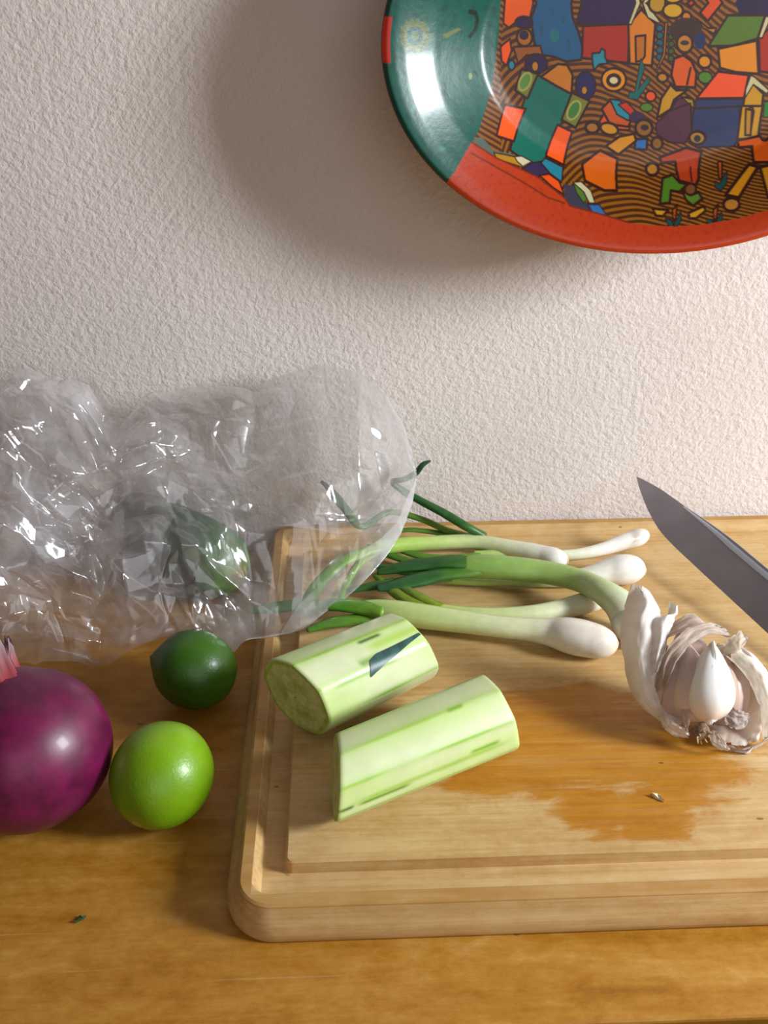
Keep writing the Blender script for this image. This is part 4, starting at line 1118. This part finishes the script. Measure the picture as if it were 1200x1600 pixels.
sheet([[(1146, 1168, 8), (1156, 1168, 8), (1164, 1158, 7)], [(1140, 1160, 11), (1152, 1160, 12), (1164, 1152, 10)]], 14, 18, .08, .0006, WS, 13, .1)
V, F, _, _ = spin(gp(1085, 1134, 12), -gax*0.7+EV*0.7, [(.0048, -.003), (.0046, 0), (.0036, .0016), (.0016, .0022), (.0001, .0020)], 24, .12, 4)
rp_ = mesh('root_plate', gclean(V), F, mat_plain('garlic_root_plate', '#a08064', 0.9, nscale=600, namt=0.5), ge)
for k in range(9):
    a = k*0.7; b1, b2, ax_ = frame(-gax*0.7+EV*0.7)
    s0 = gp(1085, 1134, 12)+ax_*0.0012+(b1*math.cos(a)+b2*math.sin(a))*0.003
    s1 = s0+ax_*0.0022+(b1*math.cos(a)+b2*math.sin(a))*0.0014
    V, F, _, _ = tube([s0, (s0+s1)/2+b1*.0003, s1], [.0006, .0005, .0002], 5, 6)
    mesh('rootlet', gclean(V), F, M_root, rp_)

# ------------------------------------------------------------------ plastic bag
M_film = mat_film('clear_polythene', 0.27)
M_film_back = mat_film('clear_polythene_back', 0.21)
M_hem = mat_film('folded_polythene_hem', 0.34)
be = empty('plastic_bag', tuple(onz(200, 1000, 0.0))); tag(be, 'crumpled clear plastic bag lying open towards the spring onions', 'plastic bag')
# contours of the bag: px, py, depth y
TOPC = [(-130, 640, -.035), (-60, 605, -.035), (0, 592, -.035), (40, 578, -.032), (85, 594, -.032), (135, 600, -.034), (165, 640, -.036), (195, 650, -.040), (240, 622, -.038), (300, 615, -.034), (345, 612, -.032), (395, 612, -.030), (440, 590, -.028), (500, 570, -.026), (560, 582, -.026), (605, 620, -.028), (632, 668, -.032), (646, 715, -.036), (651, 742, -.040)]
BOTF = [(-130, 990, -.150), (-60, 1000, -.150), (0, 1018, -.148), (70, 1030, -.146), (150, 1050, -.142), (200, 1020, -.150), (250, 1002, -.150), (310, 996, -.148), (360, 1008, -.143), (395, 1026, -.135), (430, 1022, -.132), (460, 998, -.130), (500, 965, -.124), (550, 926, -.112), (595, 880, -.094), (625, 835, -.076), (644, 785, -.058), (651, 748, -.044)]
BOTB = [(-130, 880, -.020), (0, 900, -.025), (150, 905, -.030), (250, 880, -.030), (330, 850, -.030), (420, 820, -.030), (480, 828, -.032), (540, 836, -.034), (590, 826, -.036), (625, 802, -.038), (644, 770, -.039), (651, 746, -.041)]
NX, NY = 420, 190
XS = np.linspace(-128, 650.5, NX)
def contour(Cc):
    a = np.array(Cc, float)
    return np.interp(XS, a[:, 0], a[:, 1]), np.interp(XS, a[:, 0], a[:, 2])
def wpts(Cc):
    py, yy = contour(Cc); return np.array([ony(x, p, y) for x, p, y in zip(XS, py, yy)])
from mathutils.geometry import delaunay_2d_cdt
def facets(U, Vv, seed, cell, ang, stretch):
    """random heights on scattered points, joined by flat triangles: facets meeting in straight creases"""
    r_ = np.random.RandomState(seed)
    ca, sa = math.cos(ang), math.sin(ang)
    X = (U*ca+Vv*sa)/stretch; Y = (-U*sa+Vv*ca)
    x0, x1, y0, y1 = X.min()-2*cell, X.max()+2*cell, Y.min()-2*cell, Y.max()+2*cell
    gx, gy = np.meshgrid(np.arange(x0, x1+cell, cell), np.arange(y0, y1+cell, cell), indexing='ij')
    px_ = (gx+r_.uniform(-.46, .46, gx.shape)*cell).ravel(); py_ = (gy+r_.uniform(-.46, .46, gy.shape)*cell).ravel()
    hh = r_.uniform(-1, 1, len(px_))
    vs, _, fs, *_ = delaunay_2d_cdt([Vector((a, b)) for a, b in zip(px_, py_)], [], [], 0, 1e-7)
    vs = np.array([(v.x, v.y) for v in vs]); hh = np.resize(hh, len(vs))
    H = np.zeros(U.size); Xf, Yf = X.ravel(), Y.ravel()
    order = np.argsort(Xf); Xs = Xf[order]
    for f_ in fs:
        a, b, c_ = vs[f_[0]], vs[f_[1]], vs[f_[2]]
        lo_, hi_ = np.searchsorted(Xs, (min(a[0], b[0], c_[0]), max(a[0], b[0], c_[0])))
        if hi_ <= lo_: continue
        idx = order[lo_:hi_]; yv = Yf[idx]
        k = (yv >= min(a[1], b[1], c_[1])) & (yv <= max(a[1], b[1], c_[1])); idx = idx[k]
        if not len(idx): continue
        det = (b[1]-c_[1])*(a[0]-c_[0])+(c_[0]-b[0])*(a[1]-c_[1])
        if abs(det) < 1e-14: continue
        l1 = ((b[1]-c_[1])*(Xf[idx]-c_[0])+(c_[0]-b[0])*(Yf[idx]-c_[1]))/det
        l2 = ((c_[1]-a[1])*(Xf[idx]-c_[0])+(a[0]-c_[0])*(Yf[idx]-c_[1]))/det
        l3 = 1-l1-l2; ok = (l1 >= -1e-6) & (l2 >= -1e-6) & (l3 >= -1e-6)
        H[idx[ok]] = (l1*hh[f_[0]]+l2*hh[f_[1]]+l3*hh[f_[2]])[ok]
    return H.reshape(U.shape)
Tp = wpts(TOPC); Bf = wpts(BOTF); Bb = wpts(BOTB)
vv = np.linspace(0, 1, NY)
U2, V2 = np.meshgrid(XS*0.00042, vv*0.20, indexing='ij')
xs01 = XS[:, None]*np.ones((1, NY))
amp = np.interp(xs01, [-130, 120, 210, 300, 390, 470, 560, 650], [1.05, 1.05, 1.0, 0.9, 0.65, 0.28, 0.14, 0.10])
def layer(B, bulge, seed, sgn, pw=0.75, Tp=Tp, amp=amp, big=1.0):
    P = B[:, None, :]*(1-vv)[None, :, None]+Tp[:, None, :]*vv[None, :, None]
    d = Tp-B; nrm = np.stack([np.zeros(NX), -d[:, 2], d[:, 1]], 1); nrm /= np.linalg.norm(nrm, axis=1)[:, None]+1e-9
    shape = np.sin(math.pi*vv)**pw
    endf = np.clip((651-XS)/90, 0, 1)**0.5
    P += nrm[:, None, :]*(bulge*shape[None, :]*endf[:, None])[..., None]
    H = big*0.0120*facets(U2, V2, seed, 0.036, 0.9, 1.3)+big*0.0062*facets(U2, V2, seed+1, 0.0165, -0.5, 1.9)+0.0018*facets(U2, V2, seed+2, 0.0075, 1.9, 2.6)
    # long soft pleats running down to the mouth on the smooth side
    smo = np.interp(xs01, [250, 420, 560, 650], [0, 1, 1, .5])
    ple = 0.0032*np.abs(np.sin((xs01-120)*0.022+vv[None, :]*1.4))+0.0018*np.abs(np.sin((xs01-60)*0.055+vv[None, :]*2.6+1))
    edge = np.minimum(1, np.minimum(vv, 1-vv)*9+0.30)[None, :]
    P += nrm[:, None, :]*((H*amp+ple*smo*sgn)*edge)[..., None]
    P[..., 0] += 0.0060*facets(U2, V2, seed+7, 0.022, .3, 1.4)*amp
    P[..., 2] += 0.0060*facets(U2, V2, seed+9, 0.020, 1.2, 1.6)*amp
    # stay clear of table, board and wall
    P[..., 1] = np.minimum(P[..., 1], -0.006)
    P[..., 2] = np.maximum(P[..., 2], 0.0012+(BZ+0.001)*smoothstep(BX0-0.030, BX0-0.008, P[..., 0]))
    return P
Pf = layer(Bf, 0.020, 21, 1)
Pb = layer(Bb, -0.004, 43, -1)
Fg = grid_faces(NX, NY)
mesh('front_film', Pf.reshape(-1, 3), Fg, M_film, be, True)
mesh('back_film', Pb.reshape(-1, 3), Fg, M_film_back, be, True)
# bunched-up folds of the closed end, between the two films
nI = int(np.searchsorted(XS, 262)); Fi = grid_faces(nI, NY)
for seed_, f0, f1, lim in ((63, 0.10, 0.93, 262), (81, 0.22, 0.98, 200)):
    Bi = Bf*(1-f0)+Tp*f0; Bi[:, 2] *= 0.75; Ti = Bb*(1-f1)+Tp*f1
    Pi = layer(Bi, 0.006, seed_, 0, 0.75, Ti, np.ones_like(amp)*1.05, 1.15)
    n_ = int(np.searchsorted(XS, lim))
    mesh('inner_fold', Pi[:n_].reshape(-1, 3), grid_faces(n_, NY), M_film_back, be, True)
# hem of the mouth: a folded band along the open edge
i0 = int(np.searchsorted(XS, 425))
V = []
band = np.linspace(0, 1, 6)
for i in range(i0, NX):
    wd = np.interp(XS[i], [425, 470, 560, 620, 650], [.02, .10, .14, .12, .30])
    for s in band:
        j = s*wd*(NY-1); j0 = int(j); f_ = j-j0; p = Pf[i, j0]*(1-f_)+Pf[i, min(j0+1, NY-1)]*f_
        V.append(p+EV*0.0007)
mesh('hem', np.array(V), grid_faces(NX-i0, len(band)), M_hem, be)
V, F, T, A = tube(Pf[i0::14, 0]+EV*0.0004, [0.00045]*len(Pf[i0::14]), 6, 120)
mesh('mouth_edge', V, F, M_hem, be)
V, F, T, A = tube(Pb[i0::14, 0]+EV*0.0004, [0.00040]*len(Pb[i0::14]), 6, 120)
mesh('mouth_edge', V, F, M_hem, be)

# ------------------------------------------------------------------ crumbs
M_bit = mat_plain('green_scrap', '#26451a', 0.7)
def flake(name, px, py, z, size, rot, mat, label, cat, asp=0.5, th=0.0006):
    c_ = onz(px, py, z); V = []; n = 10
    for zz in (0.0001, th):
        for k in range(n):
            a = 2*math.pi*k/n; r = size*(1+0.35*math.sin(3*a+rot*5)+0.2*math.cos(5*a))
            x, y = r*math.cos(a), r*asp*math.sin(a)
            V.append((c_[0]+x*math.cos(rot)-y*math.sin(rot), c_[1]+x*math.sin(rot)+y*math.cos(rot), z+zz+0.0006*(math.sin(a*2)+1)*(zz > .0003)))
    F = [tuple(range(n-1, -1, -1)), tuple(range(n, 2*n))]+[(k, (k+1) % n, n+(k+1) % n, n+k) for k in range(n)]
    o = mesh(name, V, F, mat, None, False); tag(o, label, cat); return o
flake('leaf_scrap', 125, 1437, 0.0, 0.0020, 0.5, M_bit, 'tiny dark green leaf scrap on the bare table front', 'scrap')
flake('garlic_crumb', 1027, 1247, BZ, 0.0024, -0.9, mat_plain('cream_crumb', '#e6d6b0', 0.7), 'tiny cream garlic crumb on the damp patch of the board', 'crumb', 0.45, 0.0012)
